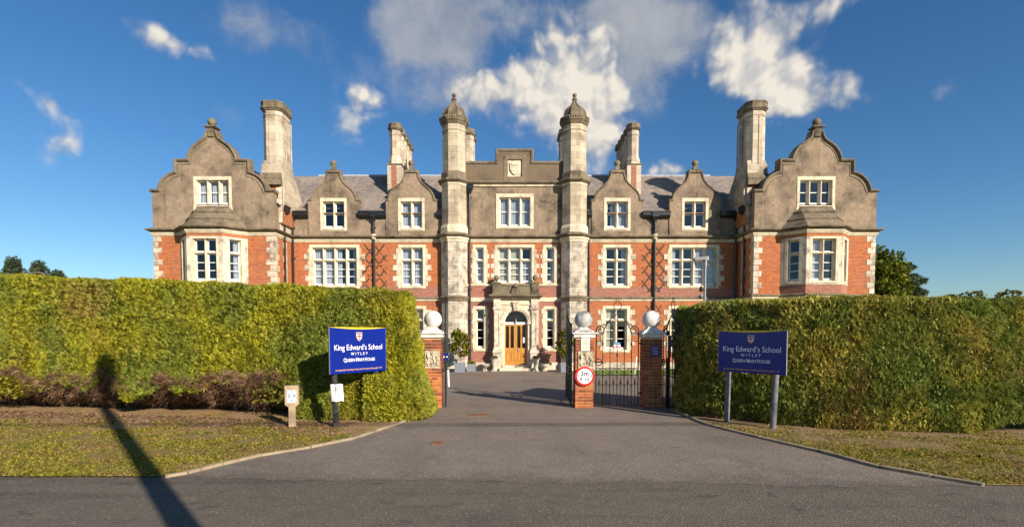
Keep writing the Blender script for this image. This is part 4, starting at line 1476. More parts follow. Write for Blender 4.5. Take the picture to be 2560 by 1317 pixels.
# fanlight and door
MB().box(-.72, .72, PY + .30, PY + .42, 2.36, 2.50).poly(arc(0, 2.49, .71, 180, 0, 20) + arc(0, 2.49, .64, 0, 180, 20), PY + .30, PY + .38).build('door_frame', 'white', po)
MB().box(-.72, -.675, PY + .30, PY + .40, -.02, 2.35).build('door_jamb', 'white', po)
MB().box(.675, .72, PY + .30, PY + .40, -.02, 2.35).build('door_jamb', 'white', po)
MB().poly(arc(0, 2.49, .65, 180, 0, 20), PY + .36, PY + .37).build('fanlight', 'dark_glass', po)
MB().lathe(.0, PY + .24, [(.02, 2.72), (.025, 2.60), (.05, 2.56), (.07, 2.50), (.05, 2.44), (.02, 2.42)], 8).build('door_lantern', 'steel', po)
for q in (-1, 1):
    xa, xb = (-.675, -.004) if q < 0 else (.004, .675)
    w = xb - xa
    hs = [rect(xa + .08 + k * (w - .10) / 2, xa + .08 + k * (w - .10) / 2 + .195, .98, 2.28) for k in (0, 1)]
    hp = [rect(xa + .08 + k * (w - .10) / 2, xa + .08 + k * (w - .10) / 2 + .195, .18, .70) for k in (0, 1)]
    MB().poly(rect(xa, xb, .0, 2.36), PY + .34, PY + .39, hs + hp).build('door', 'oak', po)
    MB().box(xa + .04, xb - .04, PY + .365, PY + .37, .95, 2.30).build('door_glass', 'dark_glass', po)
    pn = MB().box(xa + .04, xb - .04, PY + .372, PY + .38, .15, .75)
    for k in (0, 1):
        x0_ = xa + .08 + k * (w - .10) / 2
        pn.rings([[(x0_ + i, PY + yy, .18 + i), (x0_ + .195 - i, PY + yy, .18 + i), (x0_ + .195 - i, PY + yy, .70 - i), (x0_ + i, PY + yy, .70 - i)] for i, yy in ((0.0, .372), (.05, .350))])
    pn.build('door_panel', 'oak', po)
MB().box(.10, .14, PY + .31, PY + .34, .78, .92).tube([(.12, PY + .30, .84), (.20, PY + .30, .84)], .015, 6).build('door_handle', 'steel', po)
MB().box(.42, .60, PY + .352, PY + .36, 1.28, 1.60).build('door_notice', 'paper', po)
MB().box(-.78, .78, PY - .02, PY + .42, -.36, -.02).build('door_step', 'stone', po)
MB().box(-.95, .95, PY - .36, PY + .0, -.36, -.17).build('door_step', 'stone', po)


# ------------------------------------------------------------------ gate piers, every brick of its own
def one_brick(m, l, w, h):
    key = (m, round(l, 3), round(w, 3))
    if key not in UNIT:
        e = .006
        b = MB().rings([[(x * (l / 2 - i), y * (w / 2 - i), z) for x, y in ((-1, -1), (1, -1), (1, 1), (-1, 1))] for i, z in ((e, 0), (0, e), (0, h - e), (e, h))])
        o = b.build('brick', m)
        UNIT[key] = o.data
        bpy.data.objects.remove(o)
    return UNIT[key]


PIER_BRICKS = ['pier_brick_a', 'pier_brick_b', 'pier_brick_c']
M['pier_brick_a'] = stone_mat("pier_brick_red", (0.38, 0.110, 0.042), (0.16, 0.055, 0.035), 0.7, scale=5, light=(0.46, 0.15, 0.055), rnd=.35)
M['pier_brick_b'] = stone_mat("pier_brick_brown", (0.25, 0.072, 0.040), (0.11, 0.04, 0.03), 0.7, scale=5, rnd=.35)
M['pier_brick_c'] = stone_mat("pier_brick_orange", (0.48, 0.17, 0.055), (0.26, 0.085, 0.04), 0.6, scale=5, rnd=.3)
M['mortar'] = stone_mat("sandy_mortar", (0.55, 0.38, 0.17), (0.35, 0.24, 0.12), 0.5, scale=6)


def gate_pier(x, label, ball_mat, rz=0.0, w=0.45, hot=False):
    t = thing('gate_pier', label, 'gate pier', (x, 13.05, 0), rz, 'brick gate piers topped with stone balls')
    H = 1.75
    MB().box(-w / 2 + .012, w / 2 - .012, -w / 2 + .012, w / 2 - .012, -.05, H).build('mortar_core', 'mortar', t)
    ch = 0.0775
    n = int(H / ch)
    j = .010
    L, B = .2175, .1025
    for k in range(n):
        z = k * ch + .004
        def put(cx, cy, l, ww, rot):
            wt_ = (5, 3, 1) if k > n * .62 else ((3, 1, 3) if hot else (5, 2, 2))
            if k > n - 6:
                wt_ = (2, 6, 0)
            m = random.choices(PIER_BRICKS, wt_)[0]
            o = link('brick', one_brick(m, l, ww, .0665), t, (cx + random.uniform(-.0015, .0015), cy + random.uniform(-.0015, .0015), z), rot)
        # four sides; alternate bond
        for side in range(4):
            a = side * math.pi / 2
            c, s_ = math.cos(a), math.sin(a)
            if (k + side) % 2 == 0:
                items = ((-w / 2 + L / 2, L), (w / 2 - L / 2 - 0, L - .0))
            else:
                # the neighbours' ends take the corners
                rest = w - 2 * (B + j)
                items = ((-w / 2 + B + j + rest * .25 - j / 4, rest * .5 - j), (w / 2 - B - j - rest * .25 + j / 4, rest * .5 - j)) if False else ((0, rest - .0),)
                if rest > .2:
                    items = ((-rest / 4 - j / 4, rest / 2 - j / 2), (rest / 4 + j / 4, rest / 2 - j / 2))
            if (k + side) % 2 == 0:
                items = ((-(w - j) / 4 - j / 2, (w - j) / 2), ((w - j) / 4 + j / 2, (w - j) / 2))
            for u, l in items:
                v = -w / 2 + B / 2
                put(u * c - v * s_, u * s_ + v * c, l, B, a)
    cp = MB()
    cp.sweep([(-w / 2, w / 2), (-w / 2, -w / 2), (w / 2, -w / 2), (w / 2, w / 2)], [(-.2, H), (.035, H), (.04, H + .075), (.06, H + .08), (.075, H + .10), (.075, H + .125), (-.2, H + .128)], closed=True)
    cp.box(-w / 2 + .1, w / 2 - .1, -w / 2 + .1, w / 2 - .1, H, H + .127)
    cp.build('cap', 'pier_cap', t)
    sq = lambda r, z: [(-r, -r, z), (r, -r, z), (r, r, z), (-r, r, z)]
    MB().rings([sq(.235, H + .128), sq(.235, H + .165), sq(.20, H + .18), sq(.15, H + .20), sq(.115, H + .235), sq(.10, H + .26)]).build('ball_base', ball_mat if ball_mat != 'pier_cap' else 'pier_cap', t)
    pr = [(max(.012, .222 * math.sin(R(a))), H + .225 + .222 - .222 * math.cos(R(a))) for a in range(6, 181, 9)]
    MB().lathe(0, 0, pr, 28).build('ball', ball_mat, t, smooth=True)
    return t, H


pierA, PH = gate_pier(-2.02, 'brick gate pier with white stone ball half hidden by the left hedge', 'pier_cap', hot=True)
pierB, _ = gate_pier(1.75, 'brick gate pier carrying the round width sign, between the driveway and the small gate', 'ball_grey')
pierC, _ = gate_pier(3.45, 'shaded brick gate pier with white ball, between the small gate and the right hedge', 'pier_cap')


# carved plaques
def plaque(pier, x, z, w, h, label):
    t = thing('carved_plaque', label, 'stone plaque', (pier.location.x + x, pier.location.y - .240, z))
    n = 26
    pts = []
    from mathutils import noise
    for j in range(n + 1):
        for i in range(n + 1):
            u, v = i / n, j / n
            e = min(u, v, 1 - u, 1 - v)
            cxx = abs(u - .5)
            d = 0.0
            if e > .05:
                # rough heraldic relief: two upright supporters and a shield
                sup = math.exp(-((cxx - .33) / .09) ** 2) * (1 if .12 < v < .9 else 0)
                shd = 1 if (cxx < .15 and .25 < v < .7) else 0
                crn = math.exp(-((cxx) / .12) ** 2) * (1 if v > .74 else 0)
                nz = noise.noise(Vector((u * 9 + x * 7, v * 9, z * 3)))
                nz2 = noise.noise(Vector((u * 22 + x * 7, v * 22, 5)))
                d = .012 - .040 * max(sup, shd * .7, crn * .8) * (0.8 + nz * 1.2) - .02 * max(0, nz) - .016 * nz2
            else:
                d = -.012 if e < .05 else 0
            pts.append(((u - .5) * w, d, (v - .5) * h))
    b = MB().add(pts, [(j * (n + 1) + i, j * (n + 1) + i + 1, (j + 1) * (n + 1) + i + 1, (j + 1) * (n + 1) + i) for j in range(n) for i in range(n)])
    b.build('relief', 'plaque', t, norm=False)
    MB().poly(rect(-w / 2, w / 2, -h / 2, h / 2), .014, .030).build('slab', 'plaque', t)
    return t


plaque(pierA, .02, 1.21, .36, .44, 'carved stone plaque set in the left gate pier beside the hedge')
plaque(pierB, .03, 1.20, .37, .42, 'carved coat of arms plaque on the middle pier above the round sign')

# warning notice
t = thing('warning_notice', 'small white notice with yellow triangle above the carved plaque on the middle pier', 'sign', (pierB.location.x + .02, 13.05 - .232, 1.58))
MB().box(-.105, .105, -.006, 0, -.155, .155).build('board', 'sign_text', t)
MB().poly([(-.085, .0), (.085, .0), (0, .14)], -.0085, -.0062).build('triangle_border', 'sign_black', t)
MB().poly([(-.070, .008), (.070, .008), (0, .123)], -.0105, -.0087).build('triangle', 'cream_print', t)
MB().poly([(-.030, .025), (.028, .048), (.033, .064), (-.026, .040)], -.0125, -.0107).build('pictogram', 'sign_black', t)
MB().poly(rect(-.085, .085, -.135, -.02), -.0085, -.0062).build('text_panel', 'cream_print', t)

# round width limit sign
t = thing('width_limit_sign', 'round red-rimmed width limit sign reading 3m on the middle gate pier', 'road sign', (pierB.location.x + .0, 13.05 - .27, 0.80))
pr = [(.235, 0), (.235, .012)]
rs = MB()
rs.lathe(0, 0, [(.233, 0), (.238, .003), (.238, .012), (.233, .014)], 40)
rs.v = [(x, -z, y) for x, y, z in rs.v]
rs.build('rim', 'sign_red', t)
dk = MB().lathe(0, 0, [(.188, .0145), (.188, .016)], 40)
dk.v = [(x, -z, y) for x, y, z in dk.v]
dk.build('disc', 'sign_text', t)
MB().box(-.12, .12, .0, .04, .10, .13).box(-.12, .12, .0, .04, -.13, -.10).build('bracket', 'steel', t)
text('3m', .155, 'sign_black', t, (0, -.018, .062), bold=.0035, space=1.05)
text("9", .115, 'sign_black', t, (-.093, -.018, -.082), bold=.0025)
text("10", .115, 'sign_black', t, (.045, -.018, -.082), bold=.0025)
text("'", .10, 'sign_black', t, (-.045, -.018, -.050), bold=.002, name='lettering')
text('"', .08, 'sign_black', t, (.126, -.018, -.052), bold=.002, name='lettering')
MB().box(-.058, -.030, -.018, -.0165, -.078, -.072).build('lettering', 'sign_black', t)
for q in (-1, 1):
    MB().poly([(q * .176, .036), (q * .176, -.010), (q * .125, .013)], -.0185, -.0165).build('arrow', 'sign_black', t)

# dark blue notice on the far pier
t = thing('notice_board', 'small dark blue notice on the shaded right gate pier', 'sign', (pierC.location.x + .04, 13.05 - .235, 1.42))
MB().box(-.095, .095, -.008, 0, -.13, .13).build('board', 'blue', t)
for z in (.06, .0, -.05, -.075):
    MB().box(-.06, .06, -.0105, -.0085, z - .004, z + .004).build('lettering', 'orange_text' if z < -.06 else 'sign_text', t)


# ------------------------------------------------------------------ wrought iron
def cscroll(cx, cz, r, a0, a1, n=18, sp=0.35):
    """spiral arc in (x, z): radius shrinks along the way by sp"""
    pts = []
    for k in range(n + 1):
        u = k / n
        a = R(a0 + (a1 - a0) * u)
        rr = r * (1 - sp * u)
        pts.append((cx + rr * math.cos(a), 0, cz + rr * math.sin(a)))
    return pts


def ped_gate(label, loc, rz):
    t = thing('pedestrian_gate', label, 'gate', loc, rz, 'small wrought iron gates with scrolled tops')
    w = 1.06
    zb = .05

    def part(name, b, m='iron'):
        return b.build(name, m, t)
    r = .011
    # stiles with curled tops
    for q in (-1, 1):
        part('stile', MB().tube([(q * w / 2, 0, zb)] + [(q * w / 2, 0, 1.88)] + [(p[0], 0, p[2]) for p in cscroll(q * (w / 2 - .115), 1.93, .115, 0 if q > 0 else 180, 470 if q > 0 else -290, 26, .72)], .015, 6))
        part('scroll', MB().tube([(q * .36, 0, 1.83), (q * .33, 0, 1.95), (q * .24, 0, 2.12), (q * .13, 0, 2.26), (0, 0, 2.34)], .014, 6))
        part('scroll', MB().tube([(q * .21, 0, 2.17), (q * .27, 0, 2.13), (q * .30, 0, 2.06)] + cscroll(q * .335, 2.055, .035, 180 if q > 0 else 0, -120 if q > 0 else 300, 12, .6), .010, 5))
        part('scroll', MB().tube([(q * .36, 0, 1.83), (q * .42, 0, 1.83), (q * w / 2, 0, 1.83)], .009, 5))
        part('collar_bar', MB().tube([(q * .36, 0, 1.66), (q * w / 2, 0, 1.66)], .009, 5))
        # heart at the head
        part('finial_scroll', MB().tube([(0, 0, 2.36), (q * .05, 0, 2.43), (q * .095, 0, 2.52), (q * .085, 0, 2.60), (q * .04, 0, 2.63), (q * .03, 0, 2.60)], .010, 5))
        part('finial_scroll', MB().tube([(q * .045, 0, 2.62), (q * .02, 0, 2.67), (q * .035, 0, 2.72), (q * .07, 0, 2.715), (q * .07, 0, 2.69)], .008, 5))
        b = MB().tube(cscroll(q * .105, 2.385, .045, 200 if q > 0 else -20, -160 if q > 0 else 340, 14, .5), .010, 5)
        part('rosette', b)
    # rails
    for z, rr in ((zb, .013), (.10, .0), (.80, .011), (.97, .012)):
        if rr:
            part('rail', MB().box(-w / 2, w / 2, -.008, .008, z - rr, z + rr))
    # long bars
    for x, top in ((-.36, 1.84), (-.18, 2.20), (0, 2.44), (.18, 2.20), (.36, 1.84)):
        part('bar', MB().tube([(x, 0, zb), (x, 0, top)], r, 6))
    for x in (-.36, .36):
        part('collar', MB().tube([(x, 0, 1.55), (x, 0, 1.63)], .020, 6))
    for z in (1.92, 2.04):
        part('collar', MB().lathe(0, 0, [(.012, z), (.022, z + .015), (.012, z + .03)], 8))
    part('collar', MB().lathe(0, 0, [(.012, 1.26), (.024, 1.29), (.014, 1.31), (.024, 1.34), (.012, 1.37)], 8))
    # dog bars with spearheads
    for k in range(6):
        x = -.45 + k * .18
        part('dog_bar', MB().tube([(x, 0, zb), (x, 0, .56)], .009, 5))
        part('spearhead', MB().rings([[(x + sx_ * rr, sy_ * rr * .5, z) for sx_, sy_ in ((1, 0), (0, 1), (-1, 0), (0, -1))] for rr, z in ((.006, .56), (.022, .60), (.022, .625), (.002, .74))]))
        for q in (-1, 1):
            part('scroll', MB().tube([(x, 0, .53), (x + q * .03, 0, .575), (x + q * .06, 0, .575), (x + q * .08, 0, .545), (x + q * .065, 0, .525)], .006, 4))
    # scroll frieze between the rails
    for k in range(3):
        x = -.355 + k * .355
        for q in (-1, 1):
            part('scroll', MB().tube([(x, 0, .965), (x + q * .05, 0, .955), (x + q * .12, 0, .92), (x + q * .165, 0, .87), (x + q * .14, 0, .82), (x + q * .09, 0, .825), (x + q * .075, 0, .865), (x + q * .10, 0, .885)], .0085, 5))
        part('rosette', MB().lathe(x, 0, [(.008, .87), (.028, .885), (.028, .905), (.008, .92)], 8))
    # lock ring
    ring = [(-.47 + .085 * math.cos(R(a)), -.02, 1.13 + .085 * math.sin(R(a))) for a in range(0, 361, 20)]
    part('latch_ring', MB().tube(ring, .014, 6, cap=False))
    part('latch', MB().box(-.56, -.39, -.035, -.005, 1.115, 1.145))
    part('latch', MB().tube([(-.38, -.01, 1.13), (-.30, -.01, 1.10), (-.27, -.01, 1.14), (-.30, -.01, 1.16)], .007, 5))
    for z in (.35, 1.60):
        part('hinge', MB().box(w / 2 - .01, w / 2 + .10, -.02, .02, z - .018, z + .018))
    return t


ped = ped_gate('closed wrought iron pedestrian gate with a painted shield, between two brick piers', (2.60, 13.05, 0), 0)
# painted shield
sh = MB()
ts = thing('school_shield', 'small painted blue, white and red shield hung on the pedestrian gate', 'shield', (2.60 - .01, 13.02, 1.53))
top = [(-.10, .10), (-.075, .075), (-.09, .03), (.09, .03), (.075, .075), (.10, .10), (.06, .085), (.035, .105), (0, .09), (-.035, .105), (-.06, .085)]
MB().poly([(-.09, .03), (-.085, -.03), (-.06, -.075), (0, -.105), (.06, -.075), (.085, -.03), (.09, .03)], -.008, 0).build('shield_field', 'sign_text', ts)
MB().poly(top, -.009, 0).build('shield_chief', 'sky_blue', ts)
MB().box(-.012, .012, -.011, -.0082, -.10, .03).box(-.086, -.0122, -.011, -.0082, -.025, .0).box(.0122, .086, -.011, -.0082, -.025, .0).build('cross', 'sign_red', ts)
for x, m in ((-.05, 'yellow'), (0, 'cream_print'), (.05, 'yellow')):
    MB().lathe(x, -.011, [(.010, .050), (.014, .060), (.010, .070)], 6).build('charge', m, ts)

side = copy_tree(ped, None, (3.86, 12.62, 0), R(-82))
side['label'] = 'open wrought iron side gate seen edge-on beside the right hedge'


def gate_leaf(label, hinge, far, mirror):
    """tall carriage gate leaf from its hinge to its free end"""
    d = Vector(far) - Vector(hinge)
    L = d.length
    t = thing('carriage_gate', label, 'gate', (*hinge, 0), math.atan2(d.y, d.x), 'tall wrought iron carriage gate leaves standing open')

    def part(name, b):
        return b.build(name, 'iron', t)
    part('stile', MB().box(-.022, .022, -.022, .022, .02, 2.10))
    part('stile', MB().box(L - .018, L + .018, -.018, .018, .05, 2.35))
    for z in (.08, .80, .97):
        part('rail', MB().box(.02, L, -.012, .012, z - .012, z + .012))
    top = [(x, 0, 1.95 + .42 * (x / L) ** 1.6) for x in np.linspace(0.02, L, 12)]
    part('rail', MB().tube(top, .015, 6))
    n = 10
    for k in range(1, n):
        x = L * k / n
        part('bar', MB().tube([(x, 0, .08), (x, 0, 1.95 + .42 * (x / L) ** 1.6)], .011, 6))
    for k in range(n):
        x = L * (k + .5) / n
        part('dog_bar', MB().tube([(x, 0, .08), (x, 0, .60)], .010, 5))
        part('spearhead', MB().rings([[(x + a * rr, b * rr * .5, z) for a, b in ((1, 0), (0, 1), (-1, 0), (0, -1))] for rr, z in ((.006, .60), (.022, .64), (.022, .66), (.002, .76))]))
        part('scroll', MB().tube([(x - .05, 0, .82), (x - .06, 0, .90), (x, 0, .95), (x + .06, 0, .90), (x + .04, 0, .84), (x, 0, .86)], .009, 5))
        z1 = 1.95 + .42 * (x / L) ** 1.6
        part('scroll', MB().tube([(x - .05, 0, z1), (x - .05, 0, z1 + .09), (x, 0, z1 + .14), (x + .04, 0, z1 + .09), (x + .01, 0, z1 + .05)], .009, 5))
    xx = L - .12
    part('finial_scroll', MB().tube([(xx, 0, 2.35), (xx + .08, 0, 2.48), (xx - .02, 0, 2.60), (xx + .05, 0, 2.68), (xx + .09, 0, 2.62)], .012, 5))
    part('finial_scroll', MB().tube([(xx, 0, 2.35), (xx - .09, 0, 2.46), (xx - .03, 0, 2.56), (xx - .10, 0, 2.62)], .012, 5))
    for z in (.35, 1.66):
        part('hinge', MB().box(-.09, .0, -.02, .02, z - .02, z + .02))
    part('drop_bolt', MB().tube([(L - .06, .02, .02), (L - .06, .02, .7)], .012, 6))
    return t


gate_leaf('open iron carriage gate leaf against the middle pier, seen edge-on', (1.45, 13.10), (1.50, 14.72), 1)
gate_leaf('open iron carriage gate leaf beside the left pier, seen edge-on', (-1.70, 12.95), (-1.90, 14.55), -1)
t = thing('gate_post', 'grey and black iron post beside the shaded pier and the side gate', 'post', (3.82, 12.86, 0))
MB().box(-.035, .045, -.04, .04, 0, .0 + 1.25).build('lower_post', 'iron', t)
MB().box(-.0, .065, -.035, .035, 1.25, 1.80).build('upper_post', 'steel', t)
MB().lathe(-.01, 0, [(.02, 1.80), (.055, 1.84), (.055, 1.88), (.02, 1.92)], 10).build('knob', 'iron', t)
t = thing('stub_post', 'short black stub post at the foot of the right hedge', 'post', (3.93, 11.95, 0))
MB().box(-.045, .045, -.045, .045, 0, .42).box(-.05, .05, -.05, .05, .42, .45).build('post_shaft', 'iron', t)


# ------------------------------------------------------------------ school signs
def shield_logo(t, x, z, s, y):
    def q(pts):
        return [(x + a * s, z + b * s) for a, b in pts]
    out = [(-.5, .55), (-.5, 0), (-.36, -.34), (0, -.66), (.36, -.34), (.5, 0), (.5, .55)]
    inn = [(-.43, .48), (-.43, 0), (-.31, -.28), (0, -.57), (.31, -.28), (.43, 0), (.43, .48)]
    MB().poly(q(out), y - .002, y).build('crest_border', 'orange_text', t)
    MB().poly(q(inn), y - .004, y - .0021).build('crest_field', 'sign_text', t)
    MB().poly(q([(-.43, .48), (-.43, .22), (.43, .22), (.43, .48)]), y - .006, y - .0041).build('crest_chief', 'sky_blue', t)
    MB().poly(q([(-.07, .48), (-.07, .09), (-.42, .09), (-.42, -.07), (-.07, -.07), (-.07, -.50), (.07, -.50), (.07, -.07), (.42, -.07), (.42, .09), (.07, .09), (.07, .48)]), y - .008, y - .0061).build('crest_cross', 'sign_red', t)
    for dx in (-.26, .0, .26):
        MB().poly(q([(dx - .05, .30), (dx + .05, .30), (dx, .42)]), y - .010, y - .0081).build('crest_charge', 'yellow', t)


def school_sign(label, start, end, w, h, z0, posts, postmats, curve_up):
    d = (Vector(end) - Vector(start)).normalized()
    c = (Vector(start) + Vector(end)) / 2
    rz = math.atan2(d.y, d.x)
    t = thing('school_sign', label, 'sign', (c.x, c.y, 0), rz, 'blue school name boards on posts')
    b = MB().poly(rect(-w / 2, w / 2, z0, z0 + h), -.010, .008).build('board', 'blue', t)
    MB().box(-w / 2 - .004, -w / 2, -.012, .010, z0, z0 + h).box(w / 2, w / 2 + .004, -.012, .010, z0, z0 + h).build('edge_trim', 'alu', t)
    # curved yellow band along the top
    n = 20
    band = [(-w / 2 + w * k / n, z0 + h - .001) for k in range(n + 1)]
    low = [(-w / 2 + w * k / n, z0 + h - .036 * math.sin(math.pi * k / n) - .003) for k in range(n, -1, -1)]
    MB().poly(band + low, -.0125, -.0101).build('yellow_band', 'yellow', t)
    y = -.0112
    shield_logo(t, 0, z0 + h * .80, h * .165, y)
    text("King Edward\u2019s School", w * .112, 'sign_text', t, (0, y, z0 + h * .555), bold=.0004, sx=.88)
    text("WITLEY", w * .055, 'sign_text', t, (0, y, z0 + h * .415), bold=.0008, space=1.75)
    for body, sz, xx in (("Q", .070, -.248), ("UEEN", .056, -.150), ("M", .070, -.040), ("ARY", .056, .035), ("H", .070, .118), ("OUSE", .056, .215)):
        text(body, w * sz * 1.08, 'sign_text', t, (xx * w, y, z0 + h * (.278 if sz < .06 else .283)), bold=.001, sx=.92)
    text("An independent boarding and day school for girls and boys aged 11-18", w * .0335, 'orange_text', t, (0, y, z0 + h * .075), bold=.0004, sx=.86)
    for (u, lean, top), pm in zip(posts, postmats):
        p = MB().tube([(u + lean, .065, -.1), (u, .065, top)], .055, 14)
        p.lathe(u, .065, [(.057, top), (.057, top + .02), (.02, top + .03)], 14)
        p.build('post', pm, t)
    for (u, lean, top) in posts:
        for zz in (z0 + .15, z0 + h - .15):
            MB().tube([(u, .065, zz - .025), (u, .065, zz + .025)], .060, 12).build('post_clip', 'steel', t)
    return t


sL = school_sign('bright blue school sign on worn black posts against the left hedge', (-3.53, 9.95), (-2.74, 11.12), 1.41, .91, 1.065, [(-.56, .03, 1.9), (.48, 0, 1.9)], ['post_black', 'post_black'], 1)
sR = school_sign('dark shaded blue school sign on two leaning posts before the right hedge', (4.27, 10.82), (5.10, 9.70), 1.394, .84, 1.07, [(-.50, -.03, 1.8), (.50, -.07, 1.8)], ['post_grey', 'post_grey'], 1)

# paper notice taped to the left sign post
t = thing('paper_notice', 'curling white sheet of paper taped round the left sign post', 'notice', (-3.44, 10.12, .0))
n = 12
pts = []
for j, z in ((0, .535), (1, .87)):
    for k in range(n + 1):
        u = k / n - .5
        pts.append((u * .235 + (.01 if j == 0 else -.01), -.065 + .028 * (u * 2) ** 2 + .008 * math.sin(u * 9 + j * 2), z + .012 * u + .006 * math.sin(k * .9)))
MB().add(pts, [(k, k + 1, k + n + 2, k + n + 1) for k in range(n)]).build('sheet', 'paper', t, norm=False)
MB().box(-.02, -.012, -.0735, -.071, .60, .85).build('crease', 'concrete', t)
for z in (.82, .80, .78, .76, .74):
    MB().box(-.06, .03, -.0735, -.071, z, z + .004).build('writing', 'sign_black', t)
t.rotation_euler[2] = R(5)

# stop valve marker
t = thing('valve_marker', 'short concrete marker post with an SV plate at the foot of the left hedge', 'marker post', (-4.33, 10.12, 0), R(14))
po_ = MB().poly([(-.065, -.05), (.065, -.05), (.06, .42), (.125, .47), (.125, .84), (-.125, .84), (-.125, .47), (-.06, .42)], -.05, .05)
po_.build('post', 'concrete', t)
MB().poly(rect(-.085, .085, .51, .75), -.056, -.05).build('plate', 'plate', t)
text('S', .092, 'sign_black', t, (-.045, -.0575, .64), bold=.001)
text('V', .092, 'sign_black', t, (.047, -.0575, .64), bold=.001)
text('3', .055, 'sign_black', t, (0, -.0575, .715))
text('6', .055, 'sign_black', t, (0, -.0575, .55))
for x in (-.07, .07):
    for z in (.53, .73):
        MB().tube([(x, -.059, z), (x, -.054, z)], .006, 6).build('screw', 'iron', t)

# lamp post with cameras beyond the right hedge
t = thing('lamp_post', 'slim grey lamp post with flat lantern and cameras behind the right hedge', 'street lamp', (8.05, 22, gz(22)))
MB().tube([(0, 0, 0), (0, 0, 1.4), (0, 0, 5.05)], .052, 12).tube([(0, 0, 0), (0, 0, .9)], .09, 12).build('pole', 'steel', t)
MB().tube([(0, 0, 4.80), (0, 0, 5.12)], .075, 12).build('collar', 'steel', t)
MB().rings([[(x, -.13, z), (x, .13, z), (x, .10, z + h), (x, -.10, z + h)] for x, z, h in ((-.50, 5.12, .05), (-.44, 5.08, .14), (-.05, 5.12, .13), (.02, 5.14, .12))]).build('lantern', 'lamp_grey', t)
MB().rings([[(-.40, -.10, 5.075), (-.40, .10, 5.075), (-.08, .10, 5.11), (-.08, -.10, 5.11)], [(-.38, -.08, 5.06), (-.38, .08, 5.06), (-.10, .08, 5.095), (-.10, -.08, 5.095)]]).build('lens', 'lens', t)
MB().box(-.04, .12, -.09, .09, 5.10, 5.26).build('lantern_end', 'steel', t)
MB().tube([(-.03, 0, 3.9), (-.15, -.05, 3.9)], .015, 6).lathe(-.17, -.05, [(.03, 3.78), (.08, 3.82), (.085, 3.92), (.05, 4.0), (.02, 4.02)], 10).build('camera', 'iron', t)
MB().tube([(-.03, 0, 3.66), (-.16, -.05, 3.62)], .012, 6).tube([(-.12, -.03, 3.66), (-.24, -.12, 3.56)], .06, 10, r1=.085).build('floodlight', 'steel', t)
MB().lathe(.11, -.02, [(.02, 4.86), (.05, 4.88), (.05, 4.93), (.02, 4.95)], 8).build('sensor', 'rust', t)

# thin white posts on the forecourt
for x, y, lean, lab, h in ((6.05, 26.0, .10, 'thin leaning white post on the lawn behind the pedestrian gate', .95), (-2.42, 19.3, -.02, 'short white post on the forecourt behind the left gate leaf', .62)):
    t = thing('marker_stake', lab, 'post', (x, y, gz(y)))
    MB().tube([(0, 0, 0), (lean, 0, h)], .038, 8).lathe(lean, 0, [(.038, h), (.02, h + .02)], 8).build('stake', 'white', t)
t = thing('blue_notice', 'small blue and white notice behind the left gate leaf', 'sign', (-2.50, 19.0, gz(19)))
MB().box(-.11, .11, -.01, .01, .98, 1.28).build('board', 'blue', t)
MB().box(-.09, .09, -.014, -.011, 1.10, 1.15).build('band', 'sign_text', t)
MB().tube([(0, .03, 0), (0, .03, 1.2)], .02, 8).build('post', 'iron', t)

# utility pole behind the camera: only its shadow is in view
t = thing('utility_pole', 'tall timber utility pole whose shadow falls across the road and left hedge', 'pole', (1.70, -.58, 0))
MB().tube([(0, 0, -.2), (0, 0, 8.9)], .145, 14, r1=.115).build('pole', 'bark', t)
MB().box(-.15, .15, -.14, .14, 8.1, 8.75).build('transformer_box', 'iron', t)
MB().tube([(0, 0, 6.2), (-.45, .1, 6.35)], .03, 6).build('bracket', 'iron', t)
for k, (dy, dz) in enumerate(((0, 6.45), (.10, 6.52))):
    pts = []
    for i in range(41):
        u = i / 40
        x = -30 + 60 * u
        pts.append((x, dy + .0012 * x * x * .0 + .012 * x, dz + .0011 * x * x * .25))
    MB().tube(pts, .022, 5).build('cable', 'iron', t)


